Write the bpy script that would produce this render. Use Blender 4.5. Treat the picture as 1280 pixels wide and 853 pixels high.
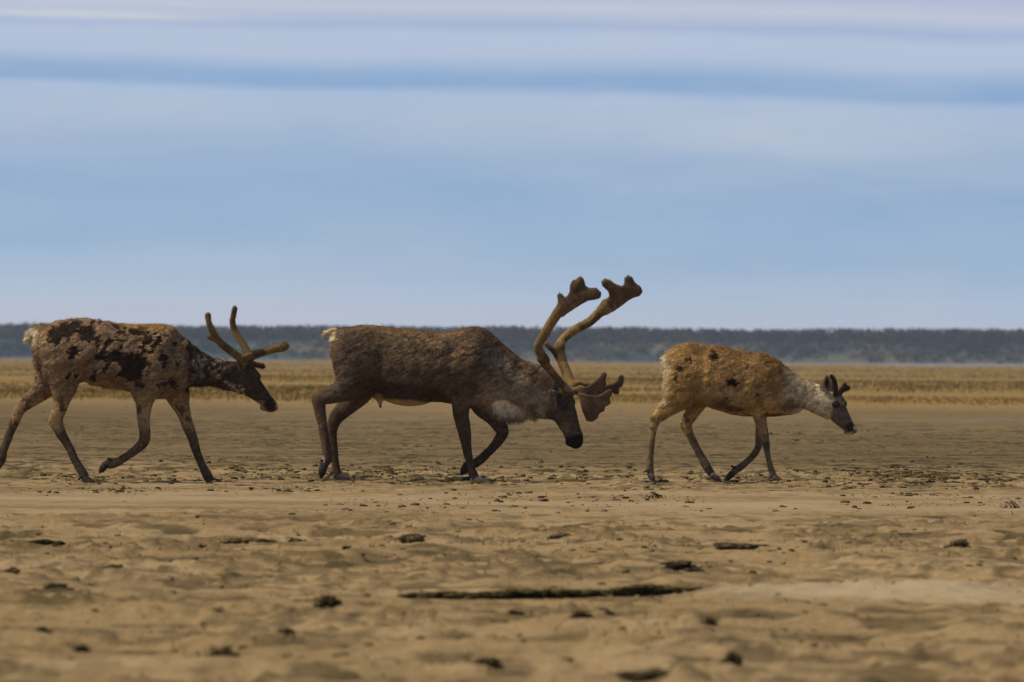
import bpy, math, random
import numpy as np
from mathutils import Matrix, Vector

# ------------------------------------------------------------------ clearing
for _o in list(bpy.data.objects):
    bpy.data.objects.remove(_o)
sc = bpy.context.scene
rng = np.random.default_rng(7)

# ------------------------------------------------------------------ camera
F_PX = 1280 * 300.0 / 36.0          # focal length in photo pixels
CAM_H = 0.985
HORIZON = 446.5
ROLL = math.radians(0.36)
PITCH = math.atan((HORIZON - 426.5) / F_PX)
cam_d = bpy.data.cameras.new("camera")
cam = bpy.data.objects.new("camera", cam_d)
sc.collection.objects.link(cam)
cam_d.lens = 300.0
cam_d.sensor_width = 36.0
cam_d.clip_start = 0.5
cam_d.clip_end = 60000.0
cam_d.dof.use_dof = True
cam_d.dof.focus_distance = 66.8
cam_d.dof.aperture_fstop = 9.0
CAM_M = (Matrix.Translation((0, 0, CAM_H)) @ Matrix.Rotation(math.radians(90) + PITCH, 4, 'X')
         @ Matrix.Rotation(ROLL, 4, 'Z'))
cam.matrix_world = CAM_M
sc.camera = cam

# ------------------------------------------------------------------ world
SUN_EL, SUN_AZ = math.radians(54), math.radians(-100)   # azimuth measured from +y towards +x
world = bpy.data.worlds.new("World")
sc.world = world
world.use_nodes = True
wt = world.node_tree
wt.nodes.clear()


def N(tree, kind, x=0, y=0, **kw):
    n = tree.nodes.new(kind)
    n.location = (x, y)
    for k, v in kw.items():
        setattr(n, k, v)
    return n


wo = N(wt, 'ShaderNodeOutputWorld')
bg = N(wt, 'ShaderNodeBackground')
bg.inputs['Strength'].default_value = 0.10
sky = N(wt, 'ShaderNodeTexSky', sky_type='NISHITA')
sky.sun_disc = False
sky.sun_elevation = SUN_EL
sky.sun_rotation = SUN_AZ
sky.air_density = 1.0
sky.dust_density = 0.6
sky.ozone_density = 1.5
tc = N(wt, 'ShaderNodeTexCoord')
sep = N(wt, 'ShaderNodeSeparateXYZ')
wt.links.new(tc.outputs['Generated'], sep.inputs[0])


def wmath(op, a, b=None, c=None, clamp=False):
    n = N(wt, 'ShaderNodeMath', operation=op)
    n.use_clamp = clamp
    for i, v in enumerate((a, b, c)):
        if v is None:
            continue
        if hasattr(v, 'is_output'):
            wt.links.new(v, n.inputs[i])
        else:
            n.inputs[i].default_value = v
    return n.outputs[0]


# thin layered cloud: streaks long in azimuth, thin in elevation
mp = N(wt, 'ShaderNodeMapping')
mp.inputs['Scale'].default_value = (14, 14, 90)
wt.links.new(tc.outputs['Generated'], mp.inputs[0])
n1 = N(wt, 'ShaderNodeTexNoise')
n1.inputs['Scale'].default_value = 1.0
n1.inputs['Detail'].default_value = 5
n1.inputs['Roughness'].default_value = 0.55
wt.links.new(mp.outputs[0], n1.inputs['Vector'])
mp2 = N(wt, 'ShaderNodeMapping')
mp2.inputs['Scale'].default_value = (9, 9, 300)
mp2.inputs['Location'].default_value = (3.1, 0, 1.7)
wt.links.new(tc.outputs['Generated'], mp2.inputs[0])
n2 = N(wt, 'ShaderNodeTexNoise')
n2.inputs['Scale'].default_value = 1.0
n2.inputs['Detail'].default_value = 4
n2.inputs['Roughness'].default_value = 0.6
wt.links.new(mp2.outputs[0], n2.inputs['Vector'])
warp = wmath('MULTIPLY_ADD', n1.outputs['Fac'], 0.0034, -0.0017)
zz = wmath('ADD', sep.outputs['Z'], warp)
# whole cloud deck follows the gentle tilt of the layers
zz = wmath('MULTIPLY_ADD', sep.outputs['X'], 0.018, zz)
rp = N(wt, 'ShaderNodeValToRGB')
zn = wmath('DIVIDE', zz, 0.06, clamp=True)
wt.links.new(zn, rp.inputs[0])
SKY_STOPS = [(0.000, (0.600, 0.610, 0.700)), (0.0035, (0.540, 0.580, 0.700)), (0.0070, (0.420, 0.530, 0.700)),
             (0.0120, (0.300, 0.450, 0.660)), (0.0190, (0.260, 0.410, 0.640)), (0.0240, (0.295, 0.430, 0.645)), (0.0285, (0.355, 0.475, 0.655)),
             (0.0305, (0.370, 0.490, 0.700)), (0.0317, (0.215, 0.375, 0.640)), (0.0330, (0.240, 0.395, 0.640)),
             (0.0352, (0.420, 0.515, 0.710)), (0.0376, (0.440, 0.530, 0.710)), (0.0388, (0.340, 0.430, 0.660)),
             (0.0408, (0.510, 0.560, 0.700)), (0.0430, (0.40, 0.46, 0.67)), (0.060, (0.22, 0.265, 0.35))]
cr = rp.color_ramp
while len(cr.elements) < len(SKY_STOPS):
    cr.elements.new(0.5)
for e, (p, c) in zip(cr.elements, SKY_STOPS):
    e.position = p / 0.06
    e.color = (*c, 1)
streak = N(wt, 'ShaderNodeMapRange')
streak.inputs['From Min'].default_value = 0.32
streak.inputs['From Max'].default_value = 0.68
streak.inputs['To Min'].default_value = 0.98
streak.inputs['To Max'].default_value = 1.02
wt.links.new(n2.outputs['Fac'], streak.inputs[0])
SKY_GAIN = 9.3
mp3 = N(wt, 'ShaderNodeMapping')
mp3.inputs['Scale'].default_value = (34, 34, 130)
mp3.inputs['Rotation'].default_value = (0, 0.03, 0)
wt.links.new(tc.outputs['Generated'], mp3.inputs[0])
n3 = N(wt, 'ShaderNodeTexNoise')
n3.inputs['Scale'].default_value = 1.0
n3.inputs['Detail'].default_value = 7
n3.inputs['Roughness'].default_value = 0.62
n3.inputs['Distortion'].default_value = 0.4
wt.links.new(mp3.outputs[0], n3.inputs['Vector'])
wisp = N(wt, 'ShaderNodeMapRange')
wisp.inputs['From Min'].default_value = 0.35
wisp.inputs['From Max'].default_value = 0.72
wisp.inputs['To Min'].default_value = 0.0
wisp.inputs['To Max'].default_value = 0.24
wt.links.new(n3.outputs['Fac'], wisp.inputs[0])
gain = wmath('MULTIPLY', streak.outputs[0], SKY_GAIN)
cl = N(wt, 'ShaderNodeMix', data_type='RGBA', blend_type='MULTIPLY')
cl.inputs[0].default_value = 1.0
def patch(x0_, sx_, z0_, sz_, amt):
    a_ = wmath('MULTIPLY', wmath('SUBTRACT', sep.outputs['X'], x0_), 1 / sx_)
    b_ = wmath('MULTIPLY', wmath('SUBTRACT', zz, z0_), 1 / sz_)
    r2 = wmath('ADD', wmath('MULTIPLY', a_, a_), wmath('MULTIPLY', b_, b_))
    return wmath('MULTIPLY', wmath('POWER', 2.718, wmath('MULTIPLY', r2, -1.0)), amt)


pa = wmath('ADD', patch(-0.052, 0.020, 0.0393, 0.00055, 1.0), patch(0.030, 0.022, 0.0268, 0.0028, 0.45))
pa = wmath('ADD', pa, patch(-0.040, 0.030, 0.0272, 0.0022, 0.25))
pa = wmath('MULTIPLY', pa, wmath('MULTIPLY_ADD', n3.outputs['Fac'], 1.6, 0.1))
wsum = wmath('ADD', wisp.outputs[0], pa, clamp=True)
wm_ = N(wt, 'ShaderNodeMix', data_type='RGBA')
wm_.inputs['B'].default_value = (0.56, 0.60, 0.70, 1)
wt.links.new(wsum, wm_.inputs[0])
wt.links.new(rp.outputs[0], wm_.inputs['A'])
wt.links.new(wm_.outputs['Result'], cl.inputs['A'])
comb = N(wt, 'ShaderNodeCombineColor')
for i in range(3):
    wt.links.new(gain, comb.inputs[i])
wt.links.new(comb.outputs[0], cl.inputs['B'])
cover = N(wt, 'ShaderNodeMapRange')
cover.inputs['From Min'].default_value = 0.05
cover.inputs['From Max'].default_value = 0.35
cover.inputs['To Min'].default_value = 0.92
cover.inputs['To Max'].default_value = 0.70
wt.links.new(sep.outputs['Z'], cover.inputs[0])
mixw = N(wt, 'ShaderNodeMix', data_type='RGBA')
wt.links.new(cover.outputs[0], mixw.inputs[0])
wt.links.new(sky.outputs[0], mixw.inputs['A'])
wt.links.new(cl.outputs['Result'], mixw.inputs['B'])
wt.links.new(mixw.outputs['Result'], bg.inputs['Color'])
wt.links.new(bg.outputs[0], wo.inputs['Surface'])

# ------------------------------------------------------------------ sun behind thin cloud
sun_d = bpy.data.lights.new("sun", 'SUN')
sun_d.energy = 3.7
sun_d.angle = math.radians(3)
sun_d.color = (1.0, 0.88, 0.70)
sun = bpy.data.objects.new("sun", sun_d)
sc.collection.objects.link(sun)
to_sun = Vector((math.sin(SUN_AZ) * math.cos(SUN_EL), math.cos(SUN_AZ) * math.cos(SUN_EL), math.sin(SUN_EL)))
sun.rotation_euler = to_sun.to_track_quat('Z', 'Y').to_euler()

# ------------------------------------------------------------------ exposure
vs = sc.view_settings
vs.view_transform = 'Standard'
vs.look = 'None'
vs.gamma = 1.0
vs.use_curve_mapping = False
vs.exposure = 0.13
sc.cycles.volume_bounces = 0
sc.cycles.max_bounces = 6
sc.cycles.volume_step_rate = 1.0


# ================================================================== helpers
def link(o):
    sc.collection.objects.link(o)
    return o


def tag(o, label=None, cat=None, group=None, kind=None):
    if label:
        o['label'] = label
    if cat:
        o['category'] = cat
    if group:
        o['group'] = group
    if kind:
        o['kind'] = kind
    return o


def np_mesh(name, verts, faces_flat, nper, mat, parent=None, colors=None, attr='pelt', smooth=True):
    """verts (n,3); faces_flat list of index arrays with nper = list of loop counts (or int)."""
    me = bpy.data.meshes.new(name)
    verts = np.ascontiguousarray(verts, dtype=np.float32)
    me.vertices.add(len(verts))
    me.vertices.foreach_set('co', verts.ravel())
    if isinstance(faces_flat, np.ndarray):
        faces_flat = [faces_flat]
        nper = [nper]
    tot = np.concatenate([np.full(len(f), k, dtype=np.int32) for f, k in zip(faces_flat, nper)])
    idx = np.concatenate([f.ravel() for f in faces_flat]).astype(np.int32)
    me.loops.add(len(idx))
    me.loops.foreach_set('vertex_index', idx)
    me.polygons.add(len(tot))
    st = np.concatenate([[0], np.cumsum(tot)[:-1]]).astype(np.int32)
    me.polygons.foreach_set('loop_start', st)
    me.polygons.foreach_set('loop_total', tot)
    if smooth:
        me.polygons.foreach_set('use_smooth', np.ones(len(tot), dtype=bool))
    me.update(calc_edges=True)
    if colors is not None:
        a = me.color_attributes.new(attr, 'FLOAT_COLOR', 'POINT')
        c = np.ones((len(verts), 4), dtype=np.float32)
        c[:, :3] = np.clip(colors, 0, 1)
        a.data.foreach_set('color', c.ravel())
    if mat:
        me.materials.append(mat)
    o = bpy.data.objects.new(name, me)
    link(o)
    if parent:
        o.parent = parent
    return o


_PT = np.random.default_rng(11).random(65536).astype(np.float32)


def _h(ix, iy, iz):
    return _PT[(ix * 73856093 ^ iy * 19349663 ^ iz * 83492791) & 65535]


def vnoise(p, seed=0):
    """value noise in 0..1 at points p (n,3)"""
    p = np.asarray(p, dtype=np.float64)
    i = np.floor(p).astype(np.int64)
    f = p - i
    f = f * f * f * (f * (f * 6 - 15) + 10)
    i = i + seed * 1013
    out = 0
    for dx in (0, 1):
        wx = f[:, 0] if dx else 1 - f[:, 0]
        for dy in (0, 1):
            wy = f[:, 1] if dy else 1 - f[:, 1]
            for dz in (0, 1):
                wz = f[:, 2] if dz else 1 - f[:, 2]
                out = out + wx * wy * wz * _h(i[:, 0] + dx, i[:, 1] + dy, i[:, 2] + dz)
    return out


def fbm(p, octv=4, seed=0, gain=0.5):
    s, a, t = 0, 1.0, 0
    p = np.asarray(p, dtype=np.float64)
    for k in range(octv):
        s = s + a * vnoise(p * 2 ** k + 17.3 * k, seed + k)
        t += a
        a *= gain
    return s / t


def sstep(a, b, x):
    t = np.clip((x - a) / (b - a), 0, 1)
    return t * t * (3 - 2 * t)


def px_ray(px, py):
    v = Vector(((px - 640) / F_PX, (426.5 - py) / F_PX, -1.0))
    return (CAM_M.to_3x3() @ v)


def ground_pt(px, py):
    d = px_ray(px, py)
    t = CAM_H / -d.z
    return (d.x * t, d.y * t)


# ------------------------------------------------------------------ materials
def new_mat(name):
    m = bpy.data.materials.new(name)
    m.use_nodes = True
    t = m.node_tree
    b = t.nodes['Principled BSDF']
    b.inputs['Specular IOR Level'].default_value = 0.25
    return m, t, b


def tmath(t, op, a, b=None, clamp=False):
    n = t.nodes.new('ShaderNodeMath')
    n.operation = op
    n.use_clamp = clamp
    for i, v in enumerate((a, b)):
        if v is None:
            continue
        if hasattr(v, 'is_output'):
            t.links.new(v, n.inputs[i])
        else:
            n.inputs[i].default_value = v
    return n.outputs[0]


def tnoise(t, vec, scale, detail=4, rough=0.55):
    n = t.nodes.new('ShaderNodeTexNoise')
    n.inputs['Scale'].default_value = scale
    n.inputs['Detail'].default_value = detail
    n.inputs['Roughness'].default_value = rough
    if vec is not None:
        t.links.new(vec, n.inputs['Vector'])
    return n.outputs['Fac']


def tramp(t, fac, stops):
    r = t.nodes.new('ShaderNodeValToRGB')
    while len(r.color_ramp.elements) < len(stops):
        r.color_ramp.elements.new(0.5)
    for e, (p, c) in zip(r.color_ramp.elements, stops):
        e.position = p
        e.color = (*c, 1)
    t.links.new(fac, r.inputs[0])
    return r.outputs[0]


def tmix(t, fac, a, b, mode='MIX'):
    n = t.nodes.new('ShaderNodeMix')
    n.data_type = 'RGBA'
    n.blend_type = mode
    for v, s in ((fac, n.inputs[0]), (a, n.inputs['A']), (b, n.inputs['B'])):
        if hasattr(v, 'is_output'):
            t.links.new(v, s)
        elif isinstance(v, tuple):
            s.default_value = (*v, 1)
        else:
            s.default_value = v
    return n.outputs['Result']


def attr_mat(name, attr='pelt', rough=0.9, sheen=0.0, nscale=120, namp=0.35, spec=0.2, bump=0.0):
    m, t, b = new_mat(name)
    a = t.nodes.new('ShaderNodeAttribute')
    a.attribute_name = attr
    g = t.nodes.new('ShaderNodeTexCoord')
    f = tnoise(t, g.outputs['Object'], nscale, 3, 0.6)
    k = t.nodes.new('ShaderNodeMapRange')
    k.inputs['From Min'].default_value = 0.3
    k.inputs['From Max'].default_value = 0.7
    k.inputs['To Min'].default_value = 1 - namp
    k.inputs['To Max'].default_value = 1 + namp
    t.links.new(f, k.inputs[0])
    sc_ = t.nodes.new('ShaderNodeVectorMath')
    sc_.operation = 'SCALE'
    t.links.new(a.outputs['Color'], sc_.inputs[0])
    t.links.new(k.outputs[0], sc_.inputs['Scale'])
    t.links.new(sc_.outputs[0], b.inputs['Base Color'])
    b.inputs['Roughness'].default_value = rough
    b.inputs['Specular IOR Level'].default_value = spec
    if sheen:
        b.inputs['Sheen Weight'].default_value = sheen
        b.inputs['Sheen Roughness'].default_value = 0.6
    if bump:
        bn = t.nodes.new('ShaderNodeBump')
        bn.inputs['Strength'].default_value = 0.6
        bn.inputs['Distance'].default_value = bump
        t.links.new(f, bn.inputs['Height'])
        t.links.new(bn.outputs[0], b.inputs['Normal'])
    return m


M_PELT = attr_mat('pelt', rough=0.95, sheen=0.0, nscale=45, namp=0.25, spec=0.05)
M_VELVET = attr_mat('antler_velvet', rough=0.95, sheen=0.08, nscale=60, namp=0.3, bump=0.004, spec=0.05)
M_HOOF = attr_mat('hoof_horn', rough=0.75, nscale=60, namp=0.4, spec=0.15)
M_PLANT = attr_mat('dry_plants', attr='tint', rough=0.95, nscale=30, namp=0.3, spec=0.03)
M_CLOD = attr_mat('peat_clod', attr='tint', rough=0.95, nscale=60, namp=0.5, bump=0.01, spec=0.02)
M_WOOD = attr_mat('bush_foliage', attr='tint', rough=0.95, nscale=0.8, namp=0.35)
m, t, b = new_mat('eye_gloss')
b.inputs['Base Color'].default_value = (0.006, 0.004, 0.003, 1)
b.inputs['Roughness'].default_value = 0.12
b.inputs['Specular IOR Level'].default_value = 0.5
M_EYE = m

# sand: colour follows soil patches in the ground itself
m, t, b = new_mat('tidal_sand')
M_SAND = m
geo = t.nodes.new('ShaderNodeNewGeometry')
pos = geo.outputs['Position']
sx = t.nodes.new('ShaderNodeSeparateXYZ')
t.links.new(pos, sx.inputs[0])
att = t.nodes.new('ShaderNodeAttribute')
att.attribute_name = 'soil'
sc3 = t.nodes.new('ShaderNodeSeparateColor')
t.links.new(att.outputs['Color'], sc3.inputs[0])
nb = tnoise(t, pos, 0.35, 5, 0.6)
nf = tnoise(t, pos, 9.0, 5, 0.65)
ng = tnoise(t, pos, 60.0, 3, 0.6)
base = tramp(t, nb, [(0.30, (0.222, 0.152, 0.070)), (0.50, (0.292, 0.203, 0.100)), (0.70, (0.358, 0.258, 0.138))])
spk = tramp(t, nf, [(0.28, (0.55, 0.53, 0.50)), (0.42, (0.88, 0.87, 0.86)), (0.60, (1.0, 1.0, 1.0)), (0.78, (1.12, 1.11, 1.10))])
base = tmix(t, 1.0, base, spk, 'MULTIPLY')
grn = tramp(t, ng, [(0.3, (0.8, 0.8, 0.8)), (0.7, (1.12, 1.12, 1.12))])
base = tmix(t, 1.0, base, grn, 'MULTIPLY')
base = tmix(t, sc3.outputs[0], base, (0.052, 0.040, 0.018))            # dark damp peat
base = tmix(t, sc3.outputs[1], base, (0.235, 0.155, 0.050))            # sedge flat
base = tmix(t, sc3.outputs[2], base, (0.37, 0.285, 0.175))             # clean dry sand
t.links.new(base, b.inputs['Base Color'])
b.inputs['Roughness'].default_value = 0.95
b.inputs['Specular IOR Level'].default_value = 0.04
bn = t.nodes.new('ShaderNodeBump')
bn.inputs['Strength'].default_value = 0.7
bn.inputs['Distance'].default_value = 0.02
t.links.new(tnoise(t, pos, 22.0, 5, 0.65), bn.inputs['Height'])
t.links.new(bn.outputs[0], b.inputs['Normal'])

# ================================================================== ground
SHORE = 1905.0
LX0, LX1 = ground_pt(487, 745)[0], ground_pt(906, 742)[0]
LY = ground_pt(690, 743)[1]


def ledge_y(x):
    p = np.stack([x * 1.3, 0 * x, 0 * x + 5.5], 1)
    return LY + 0.9 * (fbm(p, 3, 40) - 0.5) + 0.12 * np.sin(x * 3.1)


PUDX, PUDY = ground_pt(1228, 523)


def height(x, y, want_soil=False):
    x = np.asarray(x, dtype=np.float64)
    y = np.asarray(y, dtype=np.float64)
    P = np.stack([x, y, 0 * x], 1)
    ax = np.abs(x)
    near = 1 - sstep(95, 170, y)
    nearer = 1 - sstep(50, 60, y)
    # broad gentle swells of the flat
    h = 0.030 * (fbm(P * [0.25, 0.16, 1], 3, 1) - 0.5) * near
    # slumps and ripples in front of the herd
    rid = 1 - np.abs(2 * fbm(P * [0.75, 1.3, 1], 3, 5) - 1)
    h += (0.055 * nearer + 0.006) * (rid ** 3 - 0.45) * near * (0.35 + 0.65 * nearer)
    h += (0.032 * nearer + 0.010) * (fbm(P * [2.3, 2.6, 1], 4, 9) - 0.5) * near
    # small pocks and crumbs
    pk = fbm(P * [8, 9, 1], 3, 15)
    h += (0.022 * nearer + 0.008) * (pk - 0.5) * near
    crumbs = sstep(0.57, 0.70, fbm(P * [17, 15, 1], 2, 18)) * sstep(0.47, 0.62, fbm(P * [1.2, 1.2, 1], 3, 19))
    h += (0.013 * nearer + 0.005) * crumbs * near
    h += 0.010 * nearer * (fbm(P * [18, 16, 1], 2, 17) - 0.5)
    pocks = sstep(0.60, 0.72, vnoise(P * [5.0, 5.5, 1], 21))
    h -= 0.010 * pocks * near
    # ploughed, trampled belt where the animals walk
    belt = np.exp(-((y - 70.5) / 7.0) ** 2)
    crumb = sstep(0.52, 0.75, fbm(P * [4.5, 3.0, 1], 4, 27))
    h += 0.028 * belt * crumb
    # smooth bar just in front of them
    bar = np.exp(-((y - 57.5) / 4.5) ** 2)
    h = h * (1 - 0.5 * bar)
    # mounds
    for (px, py, wx, wy, hh) in ((735, 678, 0.62, 0.9, 0.030), (150, 668, 0.9, 0.8, 0.022), (560, 668, 0.5, 0.8, 0.02),
                                 (1110, 748, 0.75, 0.7, 0.028), (430, 700, 0.8, 0.7, 0.015), (980, 705, 1.2, 0.5, 0.018)):
        gx, gy = ground_pt(px, py)
        h += hh * np.exp(-((x - gx) / wx) ** 2 - ((y - gy) / wy) ** 2)
    # slumped ledge
    ex = sstep(LX0 - 0.12, LX0 + 0.12, x) * (1 - sstep(LX1 - 0.3, LX1, x))
    ly = ledge_y(x)
    calm = ex * np.exp(-((y - ly + 0.45) / 0.75) ** 2)
    h = h * (1 - 0.85 * calm) - 0.008 * calm
    edge = sstep(-0.03, 0.03, y - ly) * np.exp(-np.maximum(y - ly, 0) / 2.2)
    h += 0.031 * ex * edge * (0.75 + 0.5 * vnoise(P * [2.2, 0.1, 1], 23))
    h -= 0.012 * ex * np.exp(-((y - ly + 0.12) / 0.15) ** 2)
    # far sedge flat
    far = sstep(150, 260, y)
    h += far * 0.10 * (fbm(P * [0.018, 0.012, 1], 3, 33) - 0.55)
    # shallow pan holding the puddle, shore and river bed
    pd = np.exp(-((x - PUDX - 1) / 5.0) ** 2 - ((y - PUDY) / 5.0) ** 2)
    h = h * (1 - pd) - 0.035 * pd
    sh = sstep(SHORE - 60, SHORE + 25, y + 330 * sstep(22, 62, x) + 420 * (fbm(P * [0.05, 0.004, 1], 3, 51) - 0.5) + 60 * (vnoise(P * [0.02, 0.01, 1], 50) - 0.5))
    h = h * (1 - sh) - 0.6 * sh
    if not want_soil:
        return h
    face = ex * np.exp(-((y - ly) / 0.055) ** 2)
    clump = sstep(0.56, 0.70, fbm(P * [5.5, 4.0, 1], 4, 61)) * near
    peat = 0.80 * clump * (0.30 + 0.75 * belt + 0.30 * sstep(0.5, 0.6, vnoise(P * 0.5, 70))) * (1 - 0.7 * bar)
    peat += 0.6 * pocks * near * (1 - 0.8 * bar)
    peat = np.maximum(peat, 0.62 * crumbs * near * (1 - 0.7 * bar))
    damp = 0.42 * sstep(68, 84, y) * (1 - 0.6 * sstep(150, 190, y)) * (0.6 + 0.8 * vnoise(P * [0.12, 0.05, 1], 77))
    r = np.clip(np.maximum(face * 0.98, np.clip(peat, 0, 0.85)) + damp, 0, 1)
    sedge = sstep(135, 225, y + 90 * (vnoise(P * [0.06, 0.03, 1], 80) - 0.5))
    sedge = sedge * (0.75 + 0.25 * fbm(P * [0.05, 0.02, 1], 3, 83))
    clean = 0.40 * bar * sstep(0.35, 0.65, fbm(P * [0.8, 0.8, 1], 3, 88)) + 0.0
    gx, gy = ground_pt(1120, 750)
    clean = np.maximum(clean, 0.8 * np.exp(-((x - gx) / 0.8) ** 4 - ((y - gy) / 0.9) ** 4))
    return h, np.stack([r, sedge, np.clip(clean, 0, 1)], 1)


def grow(a, step, fac, end):
    out = [a]
    while out[-1] < end:
        out.append(out[-1] + step)
        step *= fac
    return np.array(out)


xr = np.concatenate([np.arange(0, 5.6, 0.020), grow(5.6, 0.024, 1.045, 9000)])
X = np.concatenate([-xr[:0:-1], xr])
Y = np.concatenate([-grow(-21.0, 0.06, 1.12, 300)[::-1], np.arange(21.05, 48, 0.032), np.arange(48, 92, 0.075),
                    grow(92, 0.10, 1.012, 1700), grow(1720, 14, 1.02, 2500), grow(2560, 80, 1.2, 16000)])
GX, GY = np.meshgrid(X, Y)
gx, gy = GX.ravel(), GY.ravel()
Hh, soil = height(gx, gy, True)
ny, nx = GX.shape
ii = (np.arange(ny - 1)[:, None] * nx + np.arange(nx - 1)[None, :]).ravel()
quads = np.stack([ii, ii + 1, ii + 1 + nx, ii + nx], 1)
g = np_mesh('ground', np.stack([gx, gy, Hh], 1), quads, 4, M_SAND, colors=soil, attr='soil')
tag(g, kind='structure')
print('ground verts', len(gx))

# ------------------------------------------------------------------ water
m, t, b = new_mat('river_water')
b.inputs['Base Color'].default_value = (0.10, 0.13, 0.15, 1)
b.inputs['Roughness'].default_value = 0.12
b.inputs['Specular IOR Level'].default_value = 0.5
gw = t.nodes.new('ShaderNodeNewGeometry')
bn = t.nodes.new('ShaderNodeBump')
bn.inputs['Strength'].default_value = 0.3
bn.inputs['Distance'].default_value = 0.05
t.links.new(tnoise(t, gw.outputs['Position'], 1.2, 3), bn.inputs['Height'])
t.links.new(bn.outputs[0], b.inputs['Normal'])
M_WATER = m
xs = np.linspace(-9000, 9000, 61)
vv = []
for x in xs:
    vv += [(x, SHORE - 620, -0.16), (x, 2440, -0.16)]
fq = np.array([[2 * i, 2 * i + 2, 2 * i + 3, 2 * i + 1] for i in range(60)])
w = np_mesh('river_water', np.array(vv), fq, 4, M_WATER)
tag(w, kind='structure')
an = np.linspace(0, 2 * math.pi, 48, endpoint=False)
pr = 1 + 0.18 * np.sin(3 * an + 1) + 0.1 * np.sin(7 * an)
pv = np.stack([PUDX + 1.6 + 2.4 * pr * np.cos(an), PUDY + 0.45 * pr * np.sin(an), 0 * an - 0.024], 1)
w = np_mesh('puddle_water', pv, np.arange(48)[None, :], 48, M_WATER)
tag(w, kind='structure')

# ------------------------------------------------------------------ far bank
xs = np.concatenate([-grow(600, 6, 1.06, 9000)[::-1], np.arange(-595, 600, 3.0), grow(600, 6, 1.06, 9000)])
rows = [(2395, -0.8), (2412, 0.2), (2425, 1.2), (2440, 2.6), (2455, 3.9), (2470, 4.7), (2500, 5.0), (2562, 6.2), (2580, 8.0), (2700, 8.1), (4000, 8.2), (16000, 6)]
BX, BR = np.meshgrid(xs, np.arange(len(rows)))
by = np.array([r[0] for r in rows])[BR]
bz = np.array([r[1] for r in rows])[BR]
Pb = np.stack([BX.ravel() * 0.03, by.ravel() * 0.03, 0 * BX.ravel()], 1)
nz = fbm(Pb, 4, 90) - 0.5
by2 = by.ravel() + 22 * nz
bz2 = bz.ravel() * (1 + 0.3 * nz)
tone = fbm(np.stack([BX.ravel() * 0.022, bz.ravel() * 0.25, 0 * BX.ravel()], 1), 3, 95)
ca, cb, cc = np.array([0.028, 0.050, 0.034]), np.array([0.10, 0.085, 0.048]), np.array([0.032, 0.034, 0.034])
tcol = np.where((tone > 0.56)[:, None], cb, np.where((tone < 0.45)[:, None], cc, ca))
ny, nx = BX.shape
ii = (np.arange(ny - 1)[:, None] * nx + np.arange(nx - 1)[None, :]).ravel()
quads = np.stack([ii, ii + 1, ii + 1 + nx, ii + nx], 1)
o = np_mesh('hill_bank', np.stack([BX.ravel(), by2, bz2], 1), quads, 4, M_WOOD, colors=tcol, attr='tint')
tag(o, kind='structure')


def leafcloud(centres, radii, n_each, size, cols, seed):
    """loose leafy faces filling ellipsoids: returns verts, tris, colours"""
    r = np.random.default_rng(seed)
    n = len(centres)
    c = np.repeat(centres, n_each, 0)
    rad = np.repeat(radii, n_each, 0)
    d = r.normal(size=(n * n_each, 3))
    d /= np.linalg.norm(d, axis=1, keepdims=True)
    d *= (r.random((n * n_each, 1)) ** 0.4)
    p = c + d * rad
    s = size * (0.6 + 0.8 * r.random((n * n_each, 1)))
    a = r.normal(size=(n * n_each, 3))
    a /= np.linalg.norm(a, axis=1, keepdims=True)
    bb = np.cross(a, r.normal(size=(n * n_each, 3)))
    bb /= np.linalg.norm(bb, axis=1, keepdims=True)
    v = np.stack([p + a * s, p - a * s * 0.5 + bb * s * 0.8, p - a * s * 0.5 - bb * s * 0.8], 1).reshape(-1, 3)
    f = np.arange(len(v)).reshape(-1, 3)
    col = np.repeat(np.repeat(cols, n_each, 0) * (0.9 + 0.2 * r.random((n * n_each, 1))), 3, 0)
    return v, f, col


# wood on top of the far bank and willow scrub down its face (one far mass)
r = np.random.default_rng(21)
nt = 3600
tx = r.uniform(-560, 560, nt)
ty = r.uniform(2466, 2560, nt)
hgt = 4.6 + 0.35 * r.random(nt) + 1.3 * (fbm(np.stack([tx * 0.03, 0 * tx, 0 * tx], 1), 3, 99) - 0.5)
w = 2.2 + 1.6 * r.random(nt)
cen = np.stack([tx, ty, 5.0 + hgt * 0.5], 1)
rad = np.stack([w, w, hgt * 0.52], 1)
cA = np.array([[0.034, 0.030, 0.022], [0.044, 0.034, 0.025], [0.028, 0.032, 0.019], [0.060, 0.045, 0.026]])
cols = cA[r.integers(0, 4, nt)]
v1, f1, c1 = leafcloud(cen, rad, 64, 0.46, cols, 3)
ns = 2500
sxx = r.uniform(-560, 560, ns)
k = r.random(ns)
syy = 2408 + 55 * k
szz = 0.2 + 4.4 * k
tone = fbm(np.stack([sxx * 0.022, szz * 0.25, 0 * sxx], 1), 3, 95)
cs = np.where((tone > 0.56)[:, None], np.array([0.085, 0.068, 0.038]), np.where((tone < 0.45)[:, None], np.array([0.025, 0.028, 0.024]), np.array([0.022, 0.040, 0.026])))
rr = 0.9 + 1.2 * r.random(ns)
v2, f2, c2 = leafcloud(np.stack([sxx, syy, szz + 0.6], 1), np.stack([rr * 1.3, rr, rr * 0.7], 1), 30, 0.45, cs, 4)
o = np_mesh('far_wood', np.concatenate([v1, v2]), np.concatenate([f1, f2 + len(v1)]), 3, M_WOOD,
            colors=np.concatenate([c1, c2]), attr='tint', smooth=False)
tag(o, 'long low wood of brown and grey green scrub along the far bank', 'wood', kind='stuff')


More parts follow.
